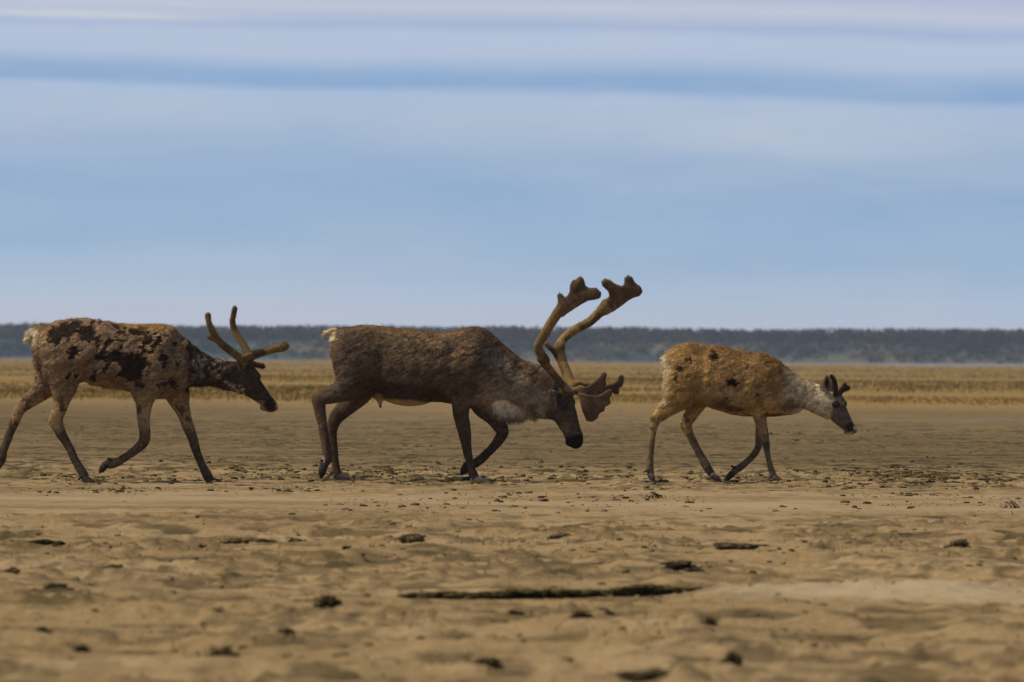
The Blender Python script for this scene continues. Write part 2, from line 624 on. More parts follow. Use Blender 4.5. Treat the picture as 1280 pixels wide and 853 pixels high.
# ------------------------------------------------------------------ grass, blades as thin triangles
def blades(base, hgt, wid, lean, cols, seed):
    r = np.random.default_rng(seed)
    n = len(base)
    a = r.uniform(0, 2 * math.pi, n)
    dx = np.stack([np.cos(a), np.sin(a), 0 * a], 1)
    b = a + r.normal(size=n)
    ln = np.stack([np.cos(b), np.sin(b), 0 * b], 1) * (lean * r.random(n))[:, None] * hgt[:, None]
    v0 = base - dx * wid[:, None]
    v1 = base + dx * wid[:, None]
    tip = base + ln + np.array([0, 0, 1.0]) * hgt[:, None]
    v = np.stack([v0, v1, tip], 1).reshape(-1, 3)
    return v, np.arange(3 * n).reshape(-1, 3), np.repeat(cols, 3, 0)


r = np.random.default_rng(5)
n = 200000
yy = 1 / r.uniform(1 / 1880.0, 1 / 168.0, n)
xx = r.uniform(-1, 1, n) * (0.11 * yy + 8)
# blades grow in tufts: pull the positions towards a jittered lattice of tuft centres
cell = 0.6 + yy * 0.0015
cx = (np.floor(xx / cell) + 0.5 + 2.0 * (vnoise(np.stack([np.floor(xx / cell), np.floor(yy / cell), 0 * xx], 1), 3) - 0.5)) * cell
cy = (np.floor(yy / cell) + 0.5 + 2.0 * (vnoise(np.stack([np.floor(xx / cell), np.floor(yy / cell), 0 * xx + 9], 1), 4) - 0.5)) * cell
xx = cx + r.normal(size=n) * cell * 0.30
yy = cy + r.normal(size=n) * cell * 0.40
pt = fbm(np.stack([xx * 0.05, yy * 0.03, 0 * xx], 1), 3, 71)
keep = r.random(n) < sstep(0.32, 0.52, pt) * sstep(168, 225, yy + 110 * (pt - 0.5)) + 0.02
xx, yy, pt = xx[keep], yy[keep], pt[keep]
zz = height(xx, yy) - 0.01
ok = zz > -0.14
xx, yy, zz, pt = xx[ok], yy[ok], zz[ok], pt[ok]
n = len(xx)
hg = (0.03 + 0.055 * r.random(n)) * (0.6 + 0.9 * pt) * (1 + yy / 2500)
tone = sstep(0.35, 0.65, fbm(np.stack([xx * 0.04, yy * 0.012, 0 * xx], 1), 4, 44))[:, None]
cg = np.array([0.150, 0.102, 0.024]) * (1 - tone) + np.array([0.285, 0.192, 0.066]) * tone
cg = cg * (0.65 + 0.7 * r.random((n, 1)))
v, f, c = blades(np.stack([xx, yy, zz], 1), hg, 0.006 + yy * 0.00006, 0.6, cg, 8)
o = np_mesh('sedge_grass', v, f, 3, M_PLANT, colors=c, attr='tint', smooth=False)
tag(o, 'dry yellow olive sedge covering the flat behind the caribou', 'grass', kind='stuff')


# ------------------------------------------------------------------ loose litter on the sand
def lump_template(seed, nu=9, nv=6):
    r = np.random.default_rng(seed)
    vs, fs = [], []
    for j in range(nv):
        ph = math.pi * (j + 0.5) / nv
        for i in range(nu):
            th = 2 * math.pi * i / nu
            k = 0.5 + 0.9 * r.random()
            vs.append((math.sin(ph) * math.cos(th) * k, math.sin(ph) * math.sin(th) * k, math.cos(ph) * k))
    for j in range(nv - 1):
        for i in range(nu):
            a, b_ = j * nu + i, j * nu + (i + 1) % nu
            fs.append((a, b_, b_ + nu)); fs.append((a, b_ + nu, a + nu))
    vs.append((0, 0, 1)); vs.append((0, 0, -1))
    t_, b2 = len(vs) - 2, len(vs) - 1
    for i in range(nu):
        fs.append((t_, (i + 1) % nu, i))
        fs.append((b2, (nv - 1) * nu + i, (nv - 1) * nu + (i + 1) % nu))
    return np.array(vs), np.array(fs)


TEMPL = [lump_template(s) for s in range(6)]


def lumps(px, py, pz, sx_, sy_, sz_, cols, seed):
    r = np.random.default_rng(seed)
    V, Fc, Cc, off = [], [], [], 0
    for i in range(len(px)):
        tv, tf = TEMPL[i % 6]
        a = r.uniform(0, 6.28)
        R = np.array([[math.cos(a), -math.sin(a), 0], [math.sin(a), math.cos(a), 0], [0, 0, 1]])
        v = (tv * [sx_[i], sy_[i], sz_[i]]) @ R.T + [px[i], py[i], pz[i]]
        V.append(v); Fc.append(tf + off); Cc.append(np.repeat(cols[i][None], len(v), 0)); off += len(v)
    return np.concatenate(V), np.concatenate(Fc), np.concatenate(Cc)


r = np.random.default_rng(77)
n = 9000
yy = np.concatenate([68.5 + 5.5 * r.normal(size=n), 1 / r.uniform(1 / 165.0, 1 / 25.0, n)])
xx = r.uniform(-1.25, 1.25, 2 * n) * (0.0625 * yy + 0.5)
PATCH = [(500, 592, 90, 9, 700), (430, 598, 25, 4, 200), (1120, 596, 75, 8, 900), (740, 598, 60, 5, 300), (90, 598, 90, 6, 300), (1225, 600, 60, 6, 400), (330, 590, 60, 8, 250), (890, 600, 60, 5, 250), (620, 601, 40, 3, 150)] + [(fx_, fy_, 13, 2.2, 45) for fx_, fy_ in ((118, 604), (272, 604), (405, 602), (432, 603), (602, 605), (820, 604), (887, 602), (970, 606), (912, 603), (585, 602))] + [  # small crumb clumps at each foot are added to stand in for contact shade
         (640, 688, 700, 20, 1000), (640, 770, 700, 60, 900), (1100, 690, 200, 14, 250), (200, 700, 220, 20, 250)]
ex_x, ex_y = [], []
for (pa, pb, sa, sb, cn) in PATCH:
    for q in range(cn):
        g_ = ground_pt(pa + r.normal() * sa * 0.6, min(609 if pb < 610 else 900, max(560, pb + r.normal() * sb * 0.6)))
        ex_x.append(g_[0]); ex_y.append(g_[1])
NEX = len(ex_x)
cl_ = fbm(np.stack([xx * 1.1, yy * 0.55, 0 * xx], 1), 4, 61)
keep = r.random(2 * n) < sstep(0.50, 0.66, cl_) * np.where(np.arange(2 * n) < n, 0.9, 0.55) + 0.02
keep &= yy > 24
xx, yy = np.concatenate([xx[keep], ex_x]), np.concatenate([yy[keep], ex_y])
zz = height(xx, yy)
n = len(xx)
s = 0.004 + 0.020 * r.random(n) ** 2.6
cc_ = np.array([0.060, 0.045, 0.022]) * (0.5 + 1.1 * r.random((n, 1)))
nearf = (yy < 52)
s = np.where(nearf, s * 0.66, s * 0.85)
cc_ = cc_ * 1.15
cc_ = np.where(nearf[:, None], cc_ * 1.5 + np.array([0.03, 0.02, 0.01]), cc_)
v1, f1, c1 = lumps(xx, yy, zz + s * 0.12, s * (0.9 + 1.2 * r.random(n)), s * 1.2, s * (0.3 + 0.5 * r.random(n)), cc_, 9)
nb_ = 26000
j = r.integers(0, n, nb_)
bxp = xx[j] + 0.05 * r.normal(size=nb_)
byp = yy[j] + 0.05 * r.normal(size=nb_)
hb = 0.006 + 0.026 * r.random(nb_) ** 2.5
cb_ = np.array([0.10, 0.082, 0.035]) * (0.5 + 0.9 * r.random((nb_, 1)))
v2, f2, c2 = blades(np.stack([bxp, byp, height(bxp, byp) - 0.003], 1), hb, 0.002 + 0.003 * r.random(nb_), 1.6, cb_, 10)
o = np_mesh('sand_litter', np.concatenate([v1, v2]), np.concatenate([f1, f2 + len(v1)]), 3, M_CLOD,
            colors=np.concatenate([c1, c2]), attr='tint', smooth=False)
tag(o, 'small dark crumbs of peat and dry plant bits strewn over the sand, with clumps added at the hooves as contact shade', 'litter', kind='stuff')
print('litter', n)


# ------------------------------------------------------------------ individual clods and tufts
def debris(name, cat, label, px, py, wpx, hpx, kind, seed, group='dark clumps lying on the sand', dark=1.0):
    """a lump with roots and dry blades; wpx, hpx its size in photo pixels"""
    r = np.random.default_rng(seed)
    x0, y0 = ground_pt(px, py)
    ys_ = y0 + np.linspace(-0.55, 0.35, 19)
    hs_ = height(x0 + 0 * ys_, ys_)
    y0 = float(ys_[np.argmax(hs_)])          # such clods sit on the crests
    S = F_PX / y0
    W, Hc = wpx / S, hpx / S
    z0 = float(height(np.array([x0]), np.array([y0]))[0])
    k = {'clod': 9, 'tuft': 7, 'flat': 10 if wpx < 55 else 18, 'twig': 0}[kind]
    Vs, Fs, Cs, off = [], [], [], 0
    if k:
        lx = r.uniform(-0.42, 0.42, k) * W
        ly = r.uniform(-0.25, 0.25, k) * W
        fall = np.sqrt(np.clip(1 - (2 * lx / W) ** 2, 0.05, 1))
        sz = Hc * 0.42 * fall * (0.6 + 0.5 * r.random(k))
        sw = W * (0.17 + 0.09 * r.random(k))
        lx[:3] = np.array([-0.2, 0.0, 0.2]) * W
        ly[:3] *= 0.3
        cc2 = np.array([0.066, 0.050, 0.024]) * (0.6 + 0.9 * r.random((k, 1))) * dark
        hz = height(x0 + lx, y0 + ly) - z0
        v, f, c = lumps(lx, ly, hz + sz * 0.55, sw, sw * 0.8, sz, cc2, seed)
        Vs.append(v); Fs.append(f); Cs.append(c); off += len(v)
    nb = {'clod': 30, 'tuft': 90, 'flat': 40, 'twig': 26}[kind]
    lx = r.normal(size=nb) * W * 0.24
    ly = r.normal(size=nb) * W * 0.16
    hb = Hc * (0.5 + 0.6 * r.random(nb)) * (1.0 if kind in ('tuft', 'twig') else 0.6)
    cbl = np.array([0.055, 0.043, 0.018]) * (0.4 + 0.9 * r.random((nb, 1))) * dark
    hz = height(x0 + lx, y0 + ly) - z0
    v, f, c = blades(np.stack([lx, ly, hz - 0.002], 1), hb, 0.0015 + 0.0025 * r.random(nb), 1.3, cbl, seed)
    Vs.append(v); Fs.append(f + off); Cs.append(c); off += len(v)
    if kind == 'twig':                       # bowed stems standing out of the sand
        for q in range(4):
            a0 = r.uniform(-0.5, 0.1) * W
            sp = W * r.uniform(0.35, 0.8)
            hh = Hc * r.uniform(0.7, 1.1)
            dy = r.normal() * 0.02
            pts = [np.array([a0 + sp * u, dy * u, hh * math.sin(math.pi * min(1, u * 1.05)) * (1 - 0.25 * u)]) for u in np.linspace(0, 1, 9)]
            rd = 0.0042
            ring = []
            for p in pts:
                ring.append([p + rd * np.array([math.cos(t_) * 0.7, math.sin(t_), math.cos(t_) * 0.7]) for t_ in np.linspace(0, 2 * math.pi, 5, endpoint=False)])
            v = np.array(ring).reshape(-1, 3)
            f = []
            for i_ in range(8):
                for j_ in range(5):
                    a_, b_ = i_ * 5 + j_, i_ * 5 + (j_ + 1) % 5
                    f += [(a_, b_, b_ + 5), (a_, b_ + 5, a_ + 5)]
            Vs.append(v); Fs.append(np.array(f) + off); Cs.append(np.repeat(np.array([[0.06, 0.04, 0.025]]), len(v), 0)); off += len(v)
    o = np_mesh(name, np.concatenate(Vs), np.concatenate(Fs), 3, M_CLOD, colors=np.concatenate(Cs), attr='tint', smooth=False)
    o.location = (x0, y0, z0)
    tag(o, label, cat, group)
    return o


DEBRIS = [
    ('peat_clod', 'clod', 'tall hook shaped dark clod on sand above the left end of the turf ledge', 514, 687, 36, 15, 'clod', 1.0),
    ('peat_clod', 'clod', 'long flat dark clod below the front hooves of the leftmost caribou', 322, 682, 44, 8, 'flat', 1.1),
    ('peat_clod', 'clod', 'small pointed dark clod just right of the long flat clod under the leftmost caribou', 371, 682, 22, 8, 'clod', 1.0),
    ('peat_clod', 'clod', 'broken row of dark lumps near the left edge below the left caribou hind hooves', 54, 691, 50, 10, 'flat', 0.8),
    ('peat_clod', 'clod', 'small brown clod on sand under the gap between left caribou and bull', 255, 689, 14, 9, 'clod', 1.5),
    ('peat_clod', 'clod', 'reddish brown crumbly clod left of the hook shaped clod', 291, 688, 28, 8, 'flat', 1.6),
    ('peat_clod', 'clod', 'wedge shaped olive clod in the blurred left foreground', 148, 716, 20, 8, 'clod', 1.1),
    ('peat_clod', 'clod', 'dark slab of peat in the blurred foreground near the lower left corner', 56, 803, 28, 8, 'flat', 0.6),
    ('peat_clod', 'clod', 'roundish olive clod at the left frame edge above the dark slab', 16, 723, 20, 9, 'clod', 1.3),
    ('peat_clod', 'clod', 'low flat clod below the olive clods at the left edge', 72, 745, 40, 7, 'flat', 1.5),
    ('grass_tuft', 'tuft', 'blurred brown tuft in the bottom left foreground right of the dark slab', 103, 824, 18, 13, 'tuft', 1.0),
    ('grass_tuft', 'tuft', 'wide blurred olive tuft near the bottom edge left of centre', 280, 830, 30, 16, 'tuft', 1.0),
    ('peat_clod', 'clod', 'dark rounded clod at the bottom edge directly below the bull head', 611, 846, 34, 18, 'clod', 0.7),
    ('peat_clod', 'clod', 'dark squarish clod at the bottom edge below the right caribou', 921, 850, 26, 20, 'clod', 0.6),
    ('peat_clod', 'clod', 'long low olive ridge of turf at the bottom edge between two dark clods', 795, 849, 80, 10, 'flat', 1.2),
    ('grass_tuft', 'tuft', 'spidery dark tuft below the left end of the dark turf ledge', 411, 765, 28, 14, 'tuft', 0.8),
    ('peat_clod', 'clod', 'small slanting dark clod below the turf ledge left part', 360, 793, 16, 9, 'clod', 0.9),
    ('peat_clod', 'clod', 'small leaning dark clod just under the middle of the turf ledge', 645, 779, 18, 9, 'clod', 0.6),
    ('grass_tuft', 'tuft', 'dark spread tuft below the right half of the turf ledge', 724, 782, 26, 11, 'tuft', 0.8),
    ('peat_clod', 'clod', 'compact dark clod right beside the spread tuft below the ledge', 761, 779, 15, 8, 'clod', 0.8),
    ('grass_tuft', 'tuft', 'upright dark tuft below the right end of the turf ledge', 886, 782, 16, 13, 'tuft', 0.8),
    ('peat_clod', 'clod', 'thin dark wedge of turf lying above the right end of the ledge', 850, 719, 60, 7, 'flat', 0.9),
    ('peat_clod', 'clod', 'brown crumbly strip of clods left of the sand mound under the bull head', 702, 680, 40, 7, 'flat', 1.4),
    ('peat_clod', 'clod', 'dark strip and lump on sand below the right caribou hooves', 925, 692, 62, 8, 'flat', 1.0),
    ('grass_tuft', 'tuft', 'brown dry tuft on sand in the right foreground, rightmost tuft below the right caribou', 1196, 692, 30, 11, 'tuft', 1.2),
    ('dry_twig', 'twig', 'low brush of thin twigs on smooth sand left of the right caribou hooves', 817, 624, 24, 8, 'twig', 1.0),
    ('dry_twig', 'twig', 'bowed dark twig arching off the sand at the right frame edge', 1255, 635, 28, 10, 'twig', 0.8),
    ('peat_clod', 'clod', 'dark chunky clod on the trampled belt ahead of the right caribou', 1160, 603, 11, 6, 'clod', 0.5),
    ('grass_tuft', 'tuft', 'green tinged low tuft among trampled bits ahead of the right caribou', 1117, 587, 14, 6, 'tuft', 1.0),
    ('peat_clod', 'clod', 'dark clod against the right caribou front hooves', 818, 601, 17, 6, 'clod', 0.8),
]
DEBRIS[-1] = ('peat_clod', 'clod', 'dark clod right beside the left rear hoof of the right caribou', 827, 604, 16, 6, 'clod', 0.8)
for i, (nm, ct, lb, px, py, wp, hp, kd, dk) in enumerate(DEBRIS):
    debris(nm, ct, lb, px, py, wp, hp, kd, 300 + i, dark=dk)

# the dark turf edge along the slumped ledge
r = np.random.default_rng(12)
n = 420
lx = r.uniform(LX0 - 0.1, LX1 - 0.1, n)
ends = sstep(LX0 - 0.15, LX0 + 0.3, lx) * (1 - sstep(LX1 - 0.35, LX1, lx))
lyy = ledge_y(lx) - 0.02 + 0.02 * r.normal(size=n)
lz = height(lx, ledge_y(lx) + 0.04)
sz = (0.004 + 0.008 * r.random(n)) * (0.4 + 0.6 * ends)
cc_ = np.array([0.060, 0.047, 0.018]) * (0.5 + 1.0 * r.random((n, 1)))
v1, f1, c1 = lumps(lx, lyy, lz - 0.006 - 0.018 * r.random(n) * ends, 0.02 + 0.03 * r.random(n), 0.02 + 0 * lx, sz, cc_, 13)
nb_ = 1500
lx = r.uniform(LX0 - 0.1, LX1 - 0.2, nb_)
bz_ = height(lx, ledge_y(lx) + 0.05)
v2, f2, c2 = blades(np.stack([lx, ledge_y(lx) - 0.01 + 0.015 * r.normal(size=nb_), bz_ - 0.022], 1), 0.012 + 0.016 * r.random(nb_),
                    0.002 + 0.002 * r.random(nb_), 1.2, np.array([0.10, 0.082, 0.032]) * (0.4 + 0.9 * r.random((nb_, 1))), 14)
o = np_mesh('turf_ledge', np.concatenate([v1, v2]), np.concatenate([f1, f2 + len(v1)]), 3, M_CLOD,
            colors=np.concatenate([c1, c2]), attr='tint', smooth=False)
tag(o, 'long thin dark edge of broken turf across the middle foreground sand', 'turf ledge')


# ================================================================== animals: signed distance modelling
def catmull(P, sub=6):
    P = np.asarray(P, dtype=np.float64)
    if len(P) < 3:
        return P
    Q = np.vstack([2 * P[0] - P[1], P, 2 * P[-1] - P[-2]])
    out = []
    for i in range(1, len(Q) - 2):
        for k in range(sub):
            t_ = k / sub
            a, b_, c_, d_ = Q[i - 1], Q[i], Q[i + 1], Q[i + 2]
            out.append(0.5 * (2 * b_ + (c_ - a) * t_ + (2 * a - 5 * b_ + 4 * c_ - d_) * t_ ** 2 + (3 * b_ - a - 3 * c_ + d_) * t_ ** 3))
    out.append(P[-1])
    return np.array(out)


class Field:
    def __init__(self, lo, hi, vox):
        self.lo = np.array(lo, dtype=np.float64)
        self.vox = vox
        self.n = np.ceil((np.array(hi) - self.lo) / vox).astype(int) + 1
        self.F = np.full(self.n, 1.0, dtype=np.float32)
        self.ax = [self.lo[i] + np.arange(self.n[i]) * vox for i in range(3)]

    def box(self, lo, hi):
        s = []
        for i in range(3):
            a = int(np.clip(np.floor((lo[i] - self.lo[i]) / self.vox), 0, self.n[i] - 1))
            b_ = int(np.clip(np.ceil((hi[i] - self.lo[i]) / self.vox) + 1, 1, self.n[i]))
            s.append(slice(a, max(b_, a + 1)))
        return tuple(s)

    def coords(self, s):
        return (self.ax[0][s[0]][:, None, None], self.ax[1][s[1]][None, :, None], self.ax[2][s[2]][None, None, :])

    def blend(self, s, D, k):
        A = self.F[s]
        if k <= 0:
            self.F[s] = np.minimum(A, D)
        else:
            h = np.clip(k - np.abs(A - D), 0, None) / k
            self.F[s] = np.minimum(A, D) - h * h * k * 0.25

    def chain(self, pts, k=0.02, sub=6, pad=0.07):
        """pts rows: x, y, z, a (in-plane radius), b (sideways radius)"""
        Q = catmull(pts, sub)
        Q[:, 3:] = np.maximum(Q[:, 3:], 0.002)
        rm = np.maximum(Q[:, 3], Q[:, 4]) + pad
        S = self.box(Q[:, :3].min(0) - rm.max(), Q[:, :3].max(0) + rm.max())
        D = np.full(self.F[S].shape, 1.0, dtype=np.float32)
        o0 = [S[i].start for i in range(3)]
        for i in range(len(Q) - 1):
            p, q = Q[i], Q[i + 1]
            rr_ = max(rm[i], rm[i + 1])
            s = self.box(np.minimum(p[:3], q[:3]) - rr_, np.maximum(p[:3], q[:3]) + rr_)
            x, y, z = self.coords(s)
            d = q[:3] - p[:3]
            L2 = max(float((d * d).sum()), 1e-10)
            t_ = np.clip(((x - p[0]) * d[0] + (y - p[1]) * d[1] + (z - p[2]) * d[2]) / L2, 0, 1)
            ex, ey, ez = x - p[0] - t_ * d[0], y - p[1] - t_ * d[1], z - p[2] - t_ * d[2]
            a = p[3] + t_ * (q[3] - p[3])
            b_ = p[4] + t_ * (q[4] - p[4])
            r2 = ex * ex + ez * ez
            k0 = np.sqrt(r2 / (a * a) + ey * ey / (b_ * b_)) + 1e-9
            k1 = np.sqrt(r2 / a ** 4 + ey * ey / b_ ** 4) + 1e-9
            dd = np.minimum(k0 * (k0 - 1) / k1, 1.0)
            l = tuple(slice(s[j].start - o0[j], s[j].stop - o0[j]) for j in range(3))
            D[l] = np.minimum(D[l], dd)
        self.blend(S, D, k)

    def profile(self, xs_, top, bot, wid, k=0.02, power=2.3, yc=0.0, belly=None):
        """torso: outline top and bottom along x, half width wid"""
        S = self.box((xs_[0] - 0.02, -max(wid) - 0.08, min(bot) - 0.08), (xs_[-1] + 0.02, max(wid) + 0.08, max(top) + 0.08))
        x, y, z = self.coords(S)
        xa = x.ravel()
        T = np.interp(xa, xs_, top)
        B = np.interp(xa, xs_, bot)
        W = np.interp(xa, xs_, wid)
        h_ = np.maximum((T - B) / 2, 0.004)[:, None, None]
        c_ = ((T + B) / 2)[:, None, None]
        W = np.maximum(W, 0.004)[:, None, None]
        u = (z - c_) / h_
        # narrower along the spine than at the belly
        We = W * (1 - 0.10 * np.clip(u, 0, 1.2))
        rr_ = (np.abs(u) ** power + np.abs((y - yc) / We) ** power) ** (1 / power)
        D = (rr_ - 1) * np.minimum(h_, W) * 0.9
        out = np.maximum(xs_[0] - x, x - xs_[-1])
        D = np.where(out > 0, np.maximum(D, out + 0.01), D)
        self.blend(S, np.minimum(D, 1.0).astype(np.float32), k)

    def plate(self, poly, y0, y1, th, k=0.01, edge=0.6):
        """flat rounded plate: poly (n,2) in x,z; its y runs linearly from y0 to y1 along x"""
        poly = np.asarray(poly, dtype=np.float64)
        lo2, hi2 = poly.min(0), poly.max(0)
        S = self.box((lo2[0] - 0.04, min(y0, y1) - 0.05, lo2[1] - 0.04), (hi2[0] + 0.04, max(y0, y1) + 0.05, hi2[1] + 0.04))
        x, y, z = self.coords(S)
        xx_, zz_ = np.broadcast_arrays(x[:, 0, :], z[:, 0, :])
        d = np.full(xx_.shape, 1e9)
        ins = np.zeros(xx_.shape, dtype=bool)
        m_ = len(poly)
        for i in range(m_):
            a, b_ = poly[i], poly[(i + 1) % m_]
            e = b_ - a
            wx, wz = xx_ - a[0], zz_ - a[1]
            t_ = np.clip((wx * e[0] + wz * e[1]) / max((e * e).sum(), 1e-12), 0, 1)
            d = np.minimum(d, (wx - t_ * e[0]) ** 2 + (wz - t_ * e[1]) ** 2)
            c1_ = (a[1] > zz_) != (b_[1] > zz_)
            xi = a[0] + (zz_ - a[1]) / (e[1] if abs(e[1]) > 1e-12 else 1e-12) * e[0]
            ins ^= c1_ & (xx_ < xi)
        d = np.sqrt(d)
        d = np.where(ins, -d, d)
        yc = y0 + (y1 - y0) * (x - lo2[0]) / (hi2[0] - lo2[0])
        th_ = th
        D = np.sqrt(np.maximum(d[:, None, :] + th_ * edge, 0) ** 2 + (y - yc) ** 2) - th_
        self.blend(S, np.minimum(D, 1.0).astype(np.float32), k)

    def mesh(self):
        F = self.F
        neg = F < 0
        nx_, ny_, nz_ = F.shape
        cnt = np.zeros((nx_ - 1, ny_ - 1, nz_ - 1), dtype=np.int8)
        for a in (0, 1):
            for b_ in (0, 1):
                for c_ in (0, 1):
                    cnt += neg[a:nx_ - 1 + a, b_:ny_ - 1 + b_, c_:nz_ - 1 + c_]
        act = np.argwhere((cnt > 0) & (cnt < 8))
        idx = np.full(cnt.shape, -1, dtype=np.int32)
        idx[act[:, 0], act[:, 1], act[:, 2]] = np.arange(len(act))
        acc = np.zeros((len(act), 3))
        num = np.zeros(len(act))
        for axis in range(3):
            o1, o2 = [i for i in range(3) if i != axis]
            for a in (0, 1):
                for b_ in (0, 1):
                    p = act.copy()
                    p[:, o1] += a
                    p[:, o2] += b_
                    q = p.copy()
                    q[:, axis] += 1
                    fp = F[p[:, 0], p[:, 1], p[:, 2]].astype(float)
                    fq_ = F[q[:, 0], q[:, 1], q[:, 2]].astype(float)
                    mk = (fp < 0) != (fq_ < 0)
                    t_ = fp[mk] / (fp[mk] - fq_[mk])
                    pp = p[mk].astype(float)
                    pp[:, axis] += t_
                    acc[mk] += pp
                    num[mk] += 1
        V = self.lo + acc / num[:, None] * self.vox
        Q = []
        for axis in range(3):
            sl0 = [slice(1, -1)] * 3
            sl0[axis] = slice(0, F.shape[axis] - 1)
            sl1 = list(sl0)
            sl1[axis] = slice(1, F.shape[axis])
            n0, n1_ = neg[tuple(sl0)], neg[tuple(sl1)]
            ed = np.argwhere(n0 != n1_)
            fl = n0[ed[:, 0], ed[:, 1], ed[:, 2]]
            base_ = ed.copy()
            o1, o2 = [(1, 2), (2, 0), (0, 1)][axis]
            for i in range(3):
                if i != axis:
                    base_[:, i] += 1
            cs_ = []
            for (a, b_) in ((-1, -1), (0, -1), (0, 0), (-1, 0)):
                c_ = base_.copy()
                c_[:, o1] += a
                c_[:, o2] += b_
                cs_.append(idx[c_[:, 0], c_[:, 1], c_[:, 2]])
            q = np.stack(cs_, 1)
            q[~fl] = q[~fl][:, ::-1]
            Q.append(q)
        Q = np.concatenate(Q)
        Q = Q[(Q >= 0).all(1)]
        return V, Q


def vnormals(V, Q):
    fn = np.cross(V[Q[:, 2]] - V[Q[:, 0]], V[Q[:, 3]] - V[Q[:, 1]])
    Nn = np.zeros_like(V)
    for k_ in range(4):
        for c_ in range(3):
            Nn[:, c_] += np.bincount(Q[:, k_], fn[:, c_], len(V))
    return Nn / (np.linalg.norm(Nn, axis=1, keepdims=True) + 1e-12)


def hair(V, Nn, Q, count, length_fn, flow_fn, wid, col_fn, seed, lift=0.25):
    """short flat-lying hairs, part of the same body mesh"""
    r = np.random.default_rng(seed)
    A = np.linalg.norm(np.cross(V[Q[:, 2]] - V[Q[:, 0]], V[Q[:, 3]] - V[Q[:, 1]]), axis=1)
    fi = r.choice(len(Q), count, p=A / A.sum())
    w_ = r.dirichlet((1, 1, 1, 1), count)
    P = (V[Q[fi]] * w_[:, :, None]).sum(1)
    n_ = (Nn[Q[fi]] * w_[:, :, None]).sum(1)
    n_ /= np.linalg.norm(n_, axis=1, keepdims=True) + 1e-9
    L = length_fn(P) * (0.6 + 0.7 * r.random(count))
    fl = flow_fn(P) + 0.35 * r.normal(size=(count, 3))
    fl -= (fl * n_).sum(1)[:, None] * n_
    fl /= np.linalg.norm(fl, axis=1, keepdims=True) + 1e-9
    sd = np.cross(n_, fl)
    ww = (wid * (0.6 + 0.8 * r.random(count)))[:, None]
    lf = (lift * (0.5 + r.random(count)))[:, None]
    d = fl + n_ * lf
    base_ = P - n_ * 0.002
    tip = P + d * L[:, None]
    v = np.stack([base_ + sd * ww, base_ - sd * ww, tip], 1).reshape(-1, 3)
    f = np.arange(3 * count).reshape(-1, 3)
    c = col_fn(P, n_) * (0.78 + 0.44 * r.random((count, 1)))
    c3 = np.repeat(c, 3, 0)
    c3[2::3] *= 1.15
    return v, f, c3


class Spec:
    pass


def cmap(ox, oy, s):
    return lambda X_, Y_: (ox + X_ / s, oy + Y_ / s)


class Animal:
    """everything traced in photo pixels on the animal's own side plane"""

    def __init__(self, ref_px, ref_py):
        self.rx, self.ry = ref_px, ref_py
        x0, y0 = ground_pt(ref_px, ref_py)
        self.S = F_PX / y0
        self.loc = (x0, y0, 0.0)

    def xz(self, px, py):
        return ((px - self.rx) / self.S, (self.ry - py) / self.S)

    def rows(self, m_, pts):
        """pts: (X, Y, radius_inplane, y_side_m, b_m or None) in crop coords with map m_=(ox,oy,s)"""
        ox, oy, s = m_
        out = []
        for p in pts:
            X_, Y_, r_, ys = p[:4]
            b_ = p[4] if len(p) > 4 else None
            x, z = self.xz(ox + X_ / s, oy + Y_ / s)
            a = r_ / s / self.S
            out.append((x, ys, z, a, a if b_ is None else b_))
        return np.array(out)

    def xs(self, m_, pts):
        ox, oy, s = m_
        return np.array([self.xz(ox + X_ / s, oy + Y_ / s) for X_, Y_ in pts])


def blob(px, py, cx, cy, rx_, ry_, ang=0.0):
    a = math.radians(ang)
    dx, dy = px - cx, py - cy
    u = (dx * math.cos(a) + dy * math.sin(a)) / rx_
    v = (-dx * math.sin(a) + dy * math.cos(a)) / ry_
    return np.sqrt(u * u + v * v)


def hoof(an, root, side_y, ank, tip, floor=True, base=(0.030, 0.024, 0.020), wid=0.030, hgt=0.030, dew=None, name='hoof'):
    """two claws from the coronet to the toes; ank, tip are (x,z) in metres"""
    a, b_ = np.array(ank), np.array(tip)
    L = np.linalg.norm(b_ - a)
    lo = (min(a[0], b_[0]) - 0.09, side_y - 0.08, min(a[1], b_[1]) - 0.07)
    hi = (max(a[0], b_[0]) + 0.09, side_y + 0.08, max(a[1], b_[1]) + 0.09)
    f = Field(lo, hi, 0.0035)
    for sgn in (-1, 1):
        y0, y1 = side_y + sgn * 0.014, side_y + sgn * 0.021
        mid = (a + b_) / 2
        f.chain(np.array([(a[0], y0, a[1], hgt * 0.95, 0.021), (mid[0], (y0 + y1) / 2, mid[1], hgt * 0.85, 0.020),
                          (b_[0], y1 - sgn * 0.006, b_[1], hgt * 0.32, 0.010)]), k=0.004)
    if dew is not None:
        for sgn in (-1, 1):
            d0, d1 = dew
            f.chain(np.array([(d0[0], side_y + sgn * 0.018, d0[1], 0.012, 0.010), (d0[0] * 0.35 + d1[0] * 0.65, side_y + sgn * 0.024, d0[1] * 0.35 + d1[1] * 0.65, 0.008, 0.008)]), k=0.004)
    V, Q = f.mesh()
    if floor:
        V[:, 2] = np.maximum(V[:, 2], -0.004)
    c = np.array(base) * (0.7 + 0.9 * vnoise(V * 60, 3))[:, None]
    dust = sstep(0.035, 0.0, V[:, 2])[:, None] * 0.6 if floor else 0.0
    c = c * (1 - dust) + np.array([0.16, 0.135, 0.11]) * dust
    return np_mesh(name, V, Q, 4, M_HOOF, root, colors=c)


